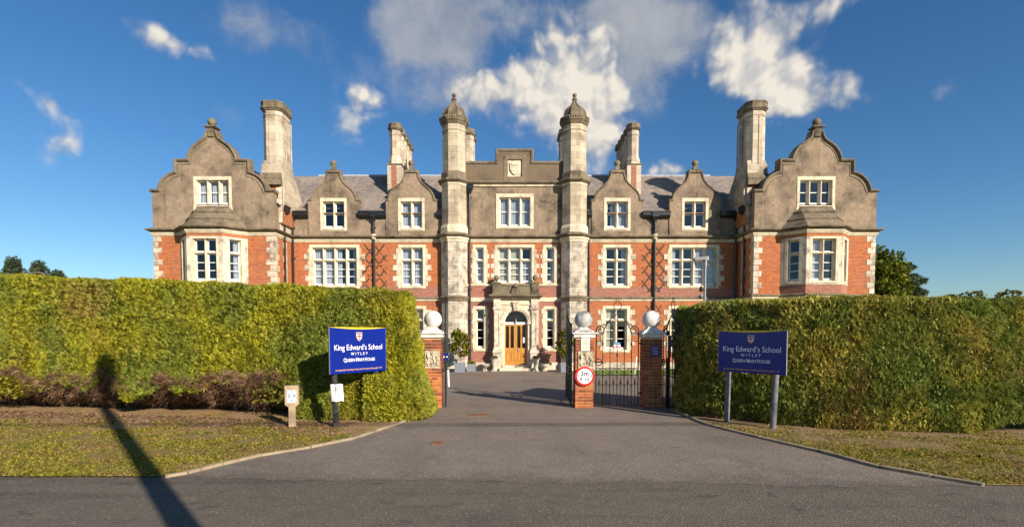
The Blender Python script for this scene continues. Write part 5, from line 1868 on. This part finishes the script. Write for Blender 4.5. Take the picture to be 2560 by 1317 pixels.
# ------------------------------------------------------------------ foliage made of many small leaves
def leaf_mesh(name, m, P, D, U, L, Wd, parent=None, rnd=None, fork=True):
    """P origins, D direction along the leaf, U side direction, L lengths, Wd widths (numpy arrays).
    Each spray is a kite, and with fork=True two shorter kites beside it."""
    n = len(P)
    D = D / np.linalg.norm(D, axis=1, keepdims=True)
    U = U - D * np.sum(U * D, axis=1, keepdims=True)
    U = U / (np.linalg.norm(U, axis=1, keepdims=True) + 1e-9)
    L = L[:, None]
    Wd = Wd[:, None]
    sets = [(P, D, 1.0, 1.0)]
    if fork:
        for q in (-1, 1):
            D2 = D * .75 + U * .62 * q
            sets.append((P + D * L * .22, D2, .62, .8))
    vs, cnt = [], 0
    Nn = np.cross(D, U)
    for (P0, d, ls, ws) in sets:
        u = U if d is D else (U - d * (np.sum(U * d, axis=1, keepdims=True)) / (np.sum(d * d, axis=1, keepdims=True)))
        a = P0
        b = P0 + d * L * ls * .45 + u * Wd * ws + Nn * L * .06
        c = P0 + d * L * ls
        e = P0 + d * L * ls * .45 - u * Wd * ws + Nn * L * .06
        vs.append(np.stack([a, b, c, e], axis=1).reshape(-1, 3))
        cnt += 1
    V = np.concatenate(vs).astype(np.float32)
    nf = n * cnt
    me = bpy.data.meshes.new(name)
    me.vertices.add(len(V))
    me.vertices.foreach_set('co', V.ravel())
    me.loops.add(nf * 4)
    me.loops.foreach_set('vertex_index', np.arange(nf * 4, dtype=np.int32))
    me.polygons.add(nf)
    me.polygons.foreach_set('loop_start', np.arange(0, nf * 4, 4, dtype=np.int32))
    me.polygons.foreach_set('loop_total', np.full(nf, 4, dtype=np.int32))
    if rnd is None:
        rnd = RNG.random(n)
    at = me.attributes.new('rnd', 'FLOAT', 'POINT')
    at.data.foreach_set('value', np.tile(np.repeat(rnd, 4), cnt).astype(np.float32))
    me.update()
    me.validate()
    me.materials.append(M[m])
    return link(name, me, parent)


def resample(path, step):
    P = [Vector(p) for p in path]
    out = []
    for a, b in zip(P[:-1], P[1:]):
        n = max(1, int(round((b - a).length / step)))
        for k in range(n):
            out.append(a.lerp(b, k / n))
    out.append(P[-1])
    # smooth
    for _ in range(3):
        out = [out[0]] + [(out[k - 1] + out[k] * 2 + out[k + 1]) / 4 for k in range(1, len(out) - 1)] + [out[-1]]
    return out


from mathutils import noise as MN


def resample2(a, b, step):
    A, B = [], []
    for k in range(len(a) - 1):
        n = max(1, int(round((Vector(a[k + 1]) - Vector(a[k])).length / step)))
        for j in range(n):
            A.append(Vector(a[k]).lerp(Vector(a[k + 1]), j / n))
            B.append(Vector(b[k]).lerp(Vector(b[k + 1]), j / n))
    A.append(Vector(a[-1]))
    B.append(Vector(b[-1]))
    for _ in range(4):
        for L in (A, B):
            L[1:-1] = [(L[k - 1] + L[k] * 2 + L[k + 1]) / 4 for k in range(1, len(L) - 1)]
    return A, B


def make_hedge(label, path, tpath, ztop, zbot, blend, thick, m, dens, size, right):
    """path: foot of the face left to right seen from the road; face leans back by lean(z)."""
    root = thing('hedge', label, 'hedge')
    pts, tps = resample2(path, tpath, .10)
    n = len(pts)
    nor = []
    for k in range(n):
        d = (pts[min(k + 1, n - 1)] - pts[max(k - 1, 0)]).normalized()
        nor.append(Vector((d.y, -d.x)))
    # profile parameter t: 0..1 up the face, 1..2 over the top
    NT_, NTT = 30, 14

    def surf(k, t):
        p, nn = pts[k], nor[k]
        zt, zb = ztop(p.x, p.y), zbot(p.x, p.y)
        if t <= 1:
            z = zb + (zt - .10 - zb) * t
            off = blend(z)
            if t > .93:
                z += 0.03 * (t - .93) / .07
        else:
            u = t - 1
            off = u * thick
            z = zt - .07 * (1 - min(1, u * 12)) - (.12 * max(0, u - .9) * 10)
        w = .09 * MN.noise(Vector((p.x * .9, p.y * .9, z * 1.0))) + .07 * MN.noise(Vector((p.x * 3.1, p.y * 3.1, z * 3.3 + 7))) + .045 * MN.noise(Vector((p.x * 8, p.y * 8, z * 8)))
        tp = tps[k]
        if t > 1:
            return Vector((tp.x + (.45 if right else -.45) * off, tp.y + off, z + w * .6))
        c = p.lerp(tp, off)
        return Vector((c.x + nn.x * w, c.y + nn.y * w, z))
    ts = [k / NT_ for k in range(NT_ + 1)] + [1 + (k + 1) / NTT for k in range(NTT)]
    G = np.array([[tuple(surf(k, t)) for t in ts] for k in range(n)])      # n x T x 3
    # near-black shell set back behind the sprays, standing in for shade inside
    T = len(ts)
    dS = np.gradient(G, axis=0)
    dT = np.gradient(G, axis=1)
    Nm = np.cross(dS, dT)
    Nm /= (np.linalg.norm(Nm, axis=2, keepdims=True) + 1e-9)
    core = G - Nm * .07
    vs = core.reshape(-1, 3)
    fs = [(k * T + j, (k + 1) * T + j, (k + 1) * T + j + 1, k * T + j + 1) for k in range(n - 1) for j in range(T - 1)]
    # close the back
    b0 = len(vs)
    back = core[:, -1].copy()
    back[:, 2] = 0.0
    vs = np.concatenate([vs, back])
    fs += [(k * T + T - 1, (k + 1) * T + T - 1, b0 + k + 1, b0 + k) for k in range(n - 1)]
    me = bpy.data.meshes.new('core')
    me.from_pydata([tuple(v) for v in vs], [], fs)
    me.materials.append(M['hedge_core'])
    link('shade_core', me, root)
    # scatter sprays by area
    A = np.linalg.norm(np.cross(dS, dT), axis=2)[:-1, :-1]
    # less on the far side of the top
    tm = np.array(ts[:-1])
    wgt = np.where(tm > 1.35, .35, 1.0)[None, :]
    pr = (A * wgt).ravel()
    N = int(dens * pr.sum())
    idx = RNG.choice(len(pr), N, p=pr / pr.sum())
    ki, ji = idx // (T - 1), idx % (T - 1)
    fu, fv = RNG.random(N)[:, None], RNG.random(N)[:, None]
    P = G[ki, ji] * (1 - fu) * (1 - fv) + G[ki + 1, ji] * fu * (1 - fv) + G[ki, ji + 1] * (1 - fu) * fv + G[ki + 1, ji + 1] * fu * fv
    Nn = Nm[ki, ji]
    S = dS[ki, ji]
    S = S / (np.linalg.norm(S, axis=1, keepdims=True) + 1e-9)
    Tt = np.cross(Nn, S)
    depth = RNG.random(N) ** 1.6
    P = P - Nn * (depth * .09)[:, None]
    # clumps: direction field varies slowly so neighbouring sprays comb the same way
    ph = np.array([MN.noise(Vector((float(p[0]) * 1.6, float(p[1]) * 1.6, float(p[2]) * 1.6))) for p in P]) * 3.0
    sgn = np.where(RNG.random(N) < .5, -1, 1)
    ang = ph + RNG.normal(0, .55, N) + sgn * .0
    dirx = np.cos(ang) * (1 if right else 1)
    dirz = np.sin(ang) * .6 + (.25)
    flip = np.where(RNG.random(N) < .35, -1.0, 1.0)
    D = Nn * (.35 + .5 * RNG.random(N))[:, None] + S * (dirx * flip)[:, None] + np.array([[0, 0, 1.0]]) * (dirz)[:, None] + RNG.normal(0, .22, (N, 3))
    U = Nn * RNG.normal(0, .35, N)[:, None] + Tt + RNG.normal(0, .28, (N, 3))
    rnd = np.clip(.75 - depth * .75 + RNG.normal(0, .22, N), 0, 1)  # deeper sprays get lower values: shade between sprays painted into their colour
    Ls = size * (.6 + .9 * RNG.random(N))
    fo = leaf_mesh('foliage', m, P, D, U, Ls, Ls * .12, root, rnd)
    fo['kind'] = 'stuff'
    return root, G, Nm


def lerp_tab(tab):
    xs = [a for a, b in tab]
    ys = [b for a, b in tab]
    return lambda v: float(np.interp(v, xs, ys))


LT = lerp_tab([(-19, 3.62), (-13, 3.27), (-10.5, 3.12), (-7.7, 3.03), (-6.3, 2.94), (-4.3, 2.84), (-2.6, 2.79), (-2.0, 2.74)])


def l_zbot(x, y):
    if x < -4.9:
        return .68 + .09 * math.sin(x * 1.9) + .07 * math.sin(x * 4.7 + 1) + .06 * math.sin(x * 11) + .04 * math.sin(x * 23) - (.35 if -9.5 < x < -8.0 else 0) * max(0, math.sin((x + 9.5) / 1.5 * math.pi))
    if x < -4.55:
        return .62 - (x + 4.9) / .35 * .58
    return .03


def l_lean(z, x):
    # battered face, foot flares out near the ground
    e = 0.0
    if z < .5 and x > -4.7:
        e = -.10 * (z / .5) + .06
    a = (z - .4) * .155 + e
    b = float(np.interp(z, (0, .35, .95, 2.8), (-.02, .06, .40, .62)))
    u = min(1, max(0, (x + 4.6) / .9))
    return a * (1 - u) + b * u


lpath = [(-16.5, 12.95), (-15, 12.7), (-12, 12.15), (-9, 11.75), (-7, 11.45), (-5.6, 11.15), (-4.6, 10.93), (-3.6, 10.86), (-2.6, 10.86), (-2.1, 10.92), (-1.86, 11.2), (-1.84, 11.8), (-1.90, 12.35), (-2.0, 12.74)]
ltop = [(-16.5, 13.6), (-15, 13.3), (-12, 12.72), (-9, 12.25), (-7, 11.95), (-5.6, 11.68), (-4.6, 11.50), (-3.6, 11.48), (-2.9, 11.46), (-2.5, 11.50), (-2.34, 11.72), (-2.40, 12.1), (-2.46, 12.45), (-2.54, 12.76)]
hl, GL, NL = make_hedge('tall clipped sunny cypress hedge filling the left side, brown and bare along its foot', lpath, ltop, lambda x, y: LT(x), l_zbot, lambda z: float(np.interp(z, (0, .4, .95, 1.9, 2.9), (-.08, .05, .50, .75, 1.0))), 1.5, 'hedge_left', 5000, .085, False)

RT_ = lerp_tab([(3.5, 2.42), (4.6, 2.50), (6, 2.52), (8, 2.46), (12, 2.42)])
rpath = [(4.02, 12.95), (3.97, 12.7), (3.90, 12.2), (3.95, 11.7), (4.22, 11.2), (4.75, 10.75), (5.3, 10.28), (5.9, 9.95), (6.8, 9.66), (8.2, 9.42), (9.6, 9.4), (11.5, 9.55)]
rtop = [(4.12, 12.95), (4.08, 12.75), (4.06, 12.35), (4.14, 11.85), (4.42, 11.45), (4.95, 10.98), (5.45, 10.52), (6.0, 10.2), (6.9, 9.92), (8.25, 9.68), (9.6, 9.65), (11.5, 9.8)]
hr, GR, NR = make_hedge('thick green cypress hedge filling the right side behind the shaded sign', rpath, rtop, lambda x, y: RT_(x), lambda x, y: .05 if x < 8.3 else .05 + min(.28, (x - 8.3) * .25), lambda z: float(np.interp(z, (0, .25, .8, 1.8, 2.5), (.25, .05, .1, .5, 1.0))), 1.6, 'hedge_right', 5200, .090, True)


# brown dead underside of the left hedge
def dead_zone(root):
    P, D = [], []
    pts = resample(lpath, .10)
    pts = [p for p in pts if -16 < p.x < -4.65]
    N = 17000
    for _ in range(N):
        k = random.randrange(len(pts))
        p = pts[k]
        zt = l_zbot(p.x, p.y) + .25
        u = random.random()
        z = .16 + (zt - .16) * u
        # the face recedes towards the ground
        back = .10 + (.9 * (1 - u)) ** 1.6 * .95 + .22 * MN.noise(Vector((p.x * 1.3, 0, z * 1.5))) + random.uniform(-.05, .12)
        P.append((p.x + random.uniform(-.06, .06), p.y + back, z))
        D.append((random.gauss(0, .9), random.gauss(-.5, .35), random.gauss(-.15, .45)))
    P, D = np.array(P), np.array(D)
    U = RNG.normal(0, 1, (N, 3))
    Ls = .10 + .16 * RNG.random(N)
    o = leaf_mesh('dead_twigs', 'twig', P, D, U, Ls, np.full(N, .0035) + .004 * RNG.random(N), root)
    o['kind'] = 'stuff'
    # near-black mass behind, standing in for the shade under the hedge
    b = MB()
    pr = [(-.05, .0), (-1.3, .0), (-1.3, 1.6), (-.4, 1.5)]
    path = [(p.x, p.y) for p in pts[::4]]
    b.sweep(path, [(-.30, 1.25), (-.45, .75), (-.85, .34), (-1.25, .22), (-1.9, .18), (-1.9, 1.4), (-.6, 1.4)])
    b.build('shade_core', 'hedge_core', root)
    # trunks
    for k in range(4, len(pts), 9):
        p = pts[k]
        x, y = p.x + random.uniform(-.2, .2), p.y + 1.0 + random.uniform(-.15, .2)
        MB().tube([(x, y, -.1), (x + random.uniform(-.05, .05), y - .05, .25), (x + random.uniform(-.2, .2), y - .2, .7)], .045, 6, r1=.03).build('stem', 'bark', root)


dead_zone(hl)
# a few green shoots hanging in the brown zone
Np = 1500
px_ = RNG.choice([-12.8, -11.9, -5.1], Np, p=[.5, .3, .2]) + RNG.normal(0, .28, Np)
ly = np.interp(px_, [p[0] for p in lpath[:8]], [p[1] for p in lpath[:8]])
Pp = np.stack([px_, ly + .02 + .25 * RNG.random(Np), .35 + .5 * RNG.random(Np)], 1)
Dp = np.stack([RNG.normal(0, .7, Np), RNG.normal(-.6, .3, Np), RNG.normal(.1, .4, Np)], 1)
o = leaf_mesh('foliage', 'hedge_left', Pp, Dp, RNG.normal(0, 1, (Np, 3)), .07 + .06 * RNG.random(Np), np.full(Np, .012), hl)
o['kind'] = 'stuff'
# russet dead growth low in the right hedge
Np = 2500
px_ = 4.2 + 1.0 * RNG.random(Np)
Pp = np.stack([px_, 11.25 - (px_ - 4.2) * .78 + .12 * RNG.random(Np), .03 + .22 * RNG.random(Np) ** 1.5], 1)
o = leaf_mesh('dead_twigs', 'twig', Pp, np.stack([RNG.normal(0, 1, Np), RNG.normal(-.5, .4, Np), RNG.normal(.1, .4, Np)], 1), RNG.normal(0, 1, (Np, 3)), .05 + .06 * RNG.random(Np), np.full(Np, .006), hr)
o['kind'] = 'stuff'


# ------------------------------------------------------------------ grass on the verges
def in_poly(x, y, poly):
    c = np.zeros(len(x), bool)
    n = len(poly)
    for k in range(n):
        x0, y0 = poly[k]
        x1, y1 = poly[(k + 1) % n]
        m = ((y0 > y) != (y1 > y)) & (x < (x1 - x0) * (y - y0) / (y1 - y0 + 1e-12) + x0)
        c ^= m
    return c


def blades(name, poly, N, xr, yr, keep, label, mm='blade', h=(.02, .055)):
    x = xr[0] + (xr[1] - xr[0]) * RNG.random(N)
    y = yr[0] + (yr[1] - yr[0]) * RNG.random(N)
    ok = in_poly(x, y, poly)
    x, y = x[ok], y[ok]
    nz = np.array([MN.noise(Vector((float(a) * 1.1, float(b) * 1.1, 3.0))) + .5 * MN.noise(Vector((float(a) * 5, float(b) * 5, 1.0))) for a, b in zip(x, y)])
    ok = RNG.random(len(x)) < keep(x, y, nz)
    x, y, nz = x[ok], y[ok], nz[ok]
    n = len(x)
    P = np.stack([x, y, np.full(n, .020)], 1)
    D = np.stack([RNG.normal(0, .55, n), RNG.normal(0, .55, n), np.full(n, .8)], 1)
    L = h[0] + (h[1] - h[0]) * RNG.random(n) * (1 + .5 * nz)
    o = leaf_mesh(name, mm, P, D, RNG.normal(0, 1, (n, 3)), L, .0035 + .003 * RNG.random(n), None, None, fork=True)
    return tag(o, label, None, None, 'stuff')


blades('verge_grass', inL[:-1] + [(-4.6, 6.60), (-14, 6.60), (-14, 14)], 190000, (-14, -2.1), (6.60, 13.0), lambda x, y, n: np.clip(.95 - (y - 8.1) * .30 + n * .9 - .35 * np.clip((x + 5) / 2.5, 0, 1), .03, 1), 'short worn grass on the left verge')
blades('verge_grass', inR + [(12, 5.96), (12, 10)], 90000, (3.9, 12), (5.9, 10.5), lambda x, y, n: np.clip(.62 - (y - 8.0) * .22 + n * .9, .05, 1), 'short dry grass on the right verge')
# tufts along the kerb
# fallen leaves
N = 170
xs, ys = [], []
for _ in range(N):
    if random.random() < .6:
        xs.append(random.uniform(4.6, 9.5)), ys.append(random.uniform(6.4, 9.4))
    else:
        xs.append(random.uniform(-12, -3.6)), ys.append(random.uniform(7.0, 12))
P = np.array([[a, b, .055] for a, b in zip(xs, ys) if in_poly(np.array([a]), np.array([b]), inR + [(12, 5.96), (18, 13)])[0] or a < -3.6 and in_poly(np.array([a]), np.array([b]), inL + [(-20, 6.66), (-20, 15)])[0]])
n = len(P)
M['fallen'] = leaf_mat("fallen_leaves", ((0.45, 0.22, 0.04), (0.38, 0.17, 0.05), (0.55, 0.35, 0.08), (0.40, 0.20, 0.05)), 3)
o = leaf_mesh('fallen_leaves', 'fallen', P, np.stack([RNG.normal(0, 1, n), RNG.normal(0, 1, n), RNG.normal(0, .2, n)], 1), RNG.normal(0, 1, (n, 3)) * np.array([[1, 1, .2]]), .03 + .05 * RNG.random(n), .012 + .01 * RNG.random(n), None, None, fork=True)
tag(o, 'dry brown leaves scattered over the verges', None, None, 'stuff')


# ------------------------------------------------------------------ trees and shrubs
def tree(name, label, cat, x, y, h, crown_r, trunk_r, m, nclump, per, leafsize, z0=.3, flat=1.0, group=None, shape='round', seed=1):
    rs = np.random.default_rng(seed)
    pr = random.Random(seed)
    g = gz(y)
    t = thing(name, label, cat, (x, y, g), 0, group)
    tr = MB().tube([(0, 0, -.1), (.02 * h, 0, h * .3), (0, .01 * h, h * .62), (.01 * h, 0, h * .9)], trunk_r, 8, r1=trunk_r * .25)
    cl = []
    for k in range(nclump):
        if shape == 'cone':
            u = (k + .5) / nclump
            z = h * (z0 + (1 - z0) * u)
            r = crown_r * (1 - u) ** .85 * (.75 + .5 * pr.random()) * (1.15 if k % 2 else .7)
            a = pr.random() * 6.28
            c = Vector((math.cos(a) * r * .6, math.sin(a) * r * .6, z))
            sz = (max(.12 * crown_r, r * .55), .10 * crown_r + .14 * r)
        else:
            while True:
                v = Vector((pr.uniform(-1, 1), pr.uniform(-1, 1), pr.uniform(-1, 1)))
                if .25 < v.length < 1:
                    break
            zc = h * (z0 + 1) / 2
            c = Vector((v.x * crown_r * .86, v.y * crown_r * .86, zc + v.z * h * (1 - z0) / 2 * .88))
            s_ = crown_r * pr.uniform(.16, .30)
            sz = (s_, s_ * .62 * flat)
        cl.append((c, sz))
        st = Vector((0, 0, max(h * .15, c.z - pr.uniform(.15, .35) * h)))
        tr.tube([st, st.lerp(c, .5) + Vector((0, 0, .03 * h)), c], trunk_r * .28, 5, r1=trunk_r * .06)
    tr.build('trunk', 'bark', t)
    Ps, Ds = [], []
    for c, sz in cl:
        v = rs.normal(0, 1, (per, 3))
        v /= np.linalg.norm(v, axis=1, keepdims=True)
        rad = (.55 + .5 * rs.random(per))[:, None]
        p = v * rad * np.array([[sz[0], sz[0], sz[1]]]) + np.array([tuple(c)])
        Ps.append(p)
        Ds.append(v + rs.normal(0, .6, (per, 3)) + np.array([[0, 0, -.1]]))
    P, D = np.concatenate(Ps), np.concatenate(Ds)
    n = len(P)
    L = leafsize * (.6 + .8 * rs.random(n))
    leaf_mesh('crown', m, P, D, rs.normal(0, 1, (n, 3)), L, L * (.30 if shape != 'cone' and flat >= 1 else .12), t, rs.random(n))
    return t


tree('oak_tree', 'broad dark green tree at the right end of the house', 'tree', 32.6, 48, 10.4, 3.3, .45, 'tree_green', 110, 300, .26, .12, seed=3)
tree('pine_tree', 'blue-green pine leaning out behind the broad tree at right', 'tree', 36.6, 52, 9.9, 3.6, .40, 'tree_dark', 60, 320, .30, .30, flat=.45, seed=5)
tree('scrub_tree', 'low olive treetop showing over the far right hedge, nearest the picture edge', 'tree', 27.5, 31, 5.2, 2.3, .15, 'tree_olive', 34, 230, .17, .2, seed=8)
tree('scrub_tree', 'small olive treetop over the right hedge, left of the larger one', 'tree', 26.9, 33, 4.8, 1.9, .12, 'tree_olive', 26, 200, .17, .3, seed=9)
for k, (x, y, h, r, lab) in enumerate(((-41.0, 43, 8.1, 3.6, 'largest dark conifer above the left hedge'), (-39.5, 43.5, 7.9, 3.2, 'slender dark conifer right of the largest one above the left hedge'),
                                       (-43.3, 43, 7.6, 3.6, 'low conifer at the left edge of the picture above the hedge'), (-42.3, 44, 7.7, 3.0, 'small conifer between the left edge and the largest conifer'),
                                       (-38.4, 44, 7.2, 3.0, 'smallest conifer tip above the left hedge, nearest the house'))):
    tree('conifer_tree', lab, 'tree', x, y, h, r, .14, 'tree_dark', 44, 190, .22, .15, shape='cone', seed=20 + k, group='conifers beyond the left hedge')


def potted_shrub(label, x, y, h, r, seed):
    g = gz(y)
    t = tree('potted_shrub', label, 'shrub', x, y, h, r, .022, 'shrub', 34, 42, .13, .12, seed=seed, group='leafy bushes in grey planters beside the door')
    t.location.z = g + .45
    p = thing('planter', label.replace('leafy bush', 'square grey planter holding the leafy bush').replace(' in a grey planter', ''), 'planter', (x, y, g), 0, 'grey planters beside the door')
    sq = lambda q, z: [(-q, -q, z), (q, -q, z), (q, q, z), (-q, q, z)]
    MB().rings([sq(.27, 0), sq(.29, .50), sq(.29, .52), sq(.25, .52), sq(.25, .46)], cap=True).build('tub', 'planter', p)
    MB().box(-.245, .245, -.245, .245, .44, .475).build('soil', 'soil', p)
    return t


potted_shrub('yellow-green leafy bush in a grey planter left of the door', -3.02, 29.2, 2.05, .62, 31)
potted_shrub('yellow-green leafy bush in a grey planter right of the door', 2.92, 29.3, 2.05, .56, 33)
t = thing('planter', 'low dark grey planter with short plants left of the door beside the taller planter', 'planter', (-2.42, 29.65, gz(29)))
sq = lambda q, z: [(-q, -q, z), (q, -q, z), (q, q, z), (-q, q, z)]
MB().rings([sq(.24, 0), sq(.25, .42), sq(.25, .44), sq(.21, .44), sq(.21, .38)]).build('tub', 'planter', t)
N = 500
leaf_mesh('plants', 'shrub', np.stack([RNG.uniform(-.2, .2, N), RNG.uniform(-.2, .2, N), .42 + .12 * RNG.random(N)], 1), np.stack([RNG.normal(0, .6, N), RNG.normal(0, .6, N), np.full(N, .8)], 1), RNG.normal(0, 1, (N, 3)), np.full(N, .09), np.full(N, .02), t)


def urn(x, y, label, prof, sq_base, plant=True, s=1.0):
    t = thing('stone_urn', label, 'urn', (x, y, gz(y)), 0, 'stone urns beside the door')
    MB().box(-sq_base, sq_base, -sq_base, sq_base, 0, .06).lathe(0, 0, [(r * s, z * s + .06) for r, z in prof], 16).build('bowl', 'quoin', t, smooth=False)
    if plant:
        N = 420
        zt = prof[-1][1] * s + .04
        rr = prof[-1][0] * s * .8
        a = RNG.random(N) * 6.28
        q = np.sqrt(RNG.random(N)) * rr
        leaf_mesh('plants', 'heather', np.stack([q * np.cos(a), q * np.sin(a), zt + .12 * RNG.random(N)], 1), np.stack([RNG.normal(0, .6, N), RNG.normal(0, .6, N), np.full(N, .8)], 1), RNG.normal(0, 1, (N, 3)), np.full(N, .09), np.full(N, .016), t)
    return t


tall = [(.14, 0), (.12, .08), (.10, .16), (.13, .30), (.16, .48), (.20, .62), (.25, .68), (.27, .70), (.22, .70), (.20, .66)]
low = [(.13, 0), (.08, .06), (.07, .12), (.18, .20), (.24, .30), (.25, .36), (.22, .37), (.19, .33)]
urn(-1.12, 29.85, 'tall carved stone urn with green plants left of the door', tall, .16)
urn(1.28, 29.85, 'tall weathered stone urn with green plants right of the door', tall, .16)
urn(-1.62, 29.7, 'low round stone bowl on the ground left of the door', low, .12, False)
urn(1.80, 29.75, 'low dark stone bowl with a small plant right of the door', low, .12, True)


t = thing('bare_branch', 'bare grey-brown arching branch lying over the far left end of the left hedge', 'branch', (-11.75, 12.9, 3.25))
MB().tube([(-.30, 0, -.05), (-.18, .02, .05), (0, 0, .10), (.14, 0, .07), (.22, .02, -.06)], .045, 7, r1=.028).build('limb', 'bark', t)

# sprays of the left hedge reaching round the rear post of the bright sign
Np = 5200
u = RNG.random(Np)
v = RNG.random(Np)
Pp = np.stack([-3.10 + .62 * u, 11.02 - .34 * v ** 1.5 + .02 * u, .06 + .92 * RNG.random(Np)], 1)
Pp[:, 1] -= .05 * (1 - Pp[:, 2])
o = leaf_mesh('foliage', 'hedge_left', Pp, np.stack([RNG.normal(0, .8, Np), RNG.normal(-.7, .3, Np), RNG.normal(.2, .4, Np)], 1), RNG.normal(0, 1, (Np, 3)) * np.array([[.5, .3, 1]]), .05 + .05 * RNG.random(Np), np.full(Np, .009), hl, np.clip(.9 - v * .1 - .6 * (1 - v) * RNG.random(Np), 0, 1))  # rnd drops for sprays set back, painting their shade into the colour
o['kind'] = 'stuff'

# dead sprigs and litter on the bare earth under the left hedge
Np = 5000
px_ = RNG.uniform(-13.5, -3.2, Np)
py_ = np.interp(px_, [-13.5, -9, -5.6, -4.6, -3.2], [12.4, 11.6, 11.0, 10.7, 10.6]) - np.abs(RNG.normal(0, .75, Np))
o = leaf_mesh('hedge_litter', 'twig', np.stack([px_, py_, .035 + .02 * RNG.random(Np)], 1), np.stack([RNG.normal(0, 1, Np), RNG.normal(0, 1, Np), RNG.normal(.05, .12, Np)], 1), RNG.normal(0, 1, (Np, 3)) * np.array([[1, 1, .3]]), .03 + .06 * RNG.random(Np), np.full(Np, .006))
tag(o, 'dry sprigs and litter on the bare earth under the left hedge', None, None, 'stuff')
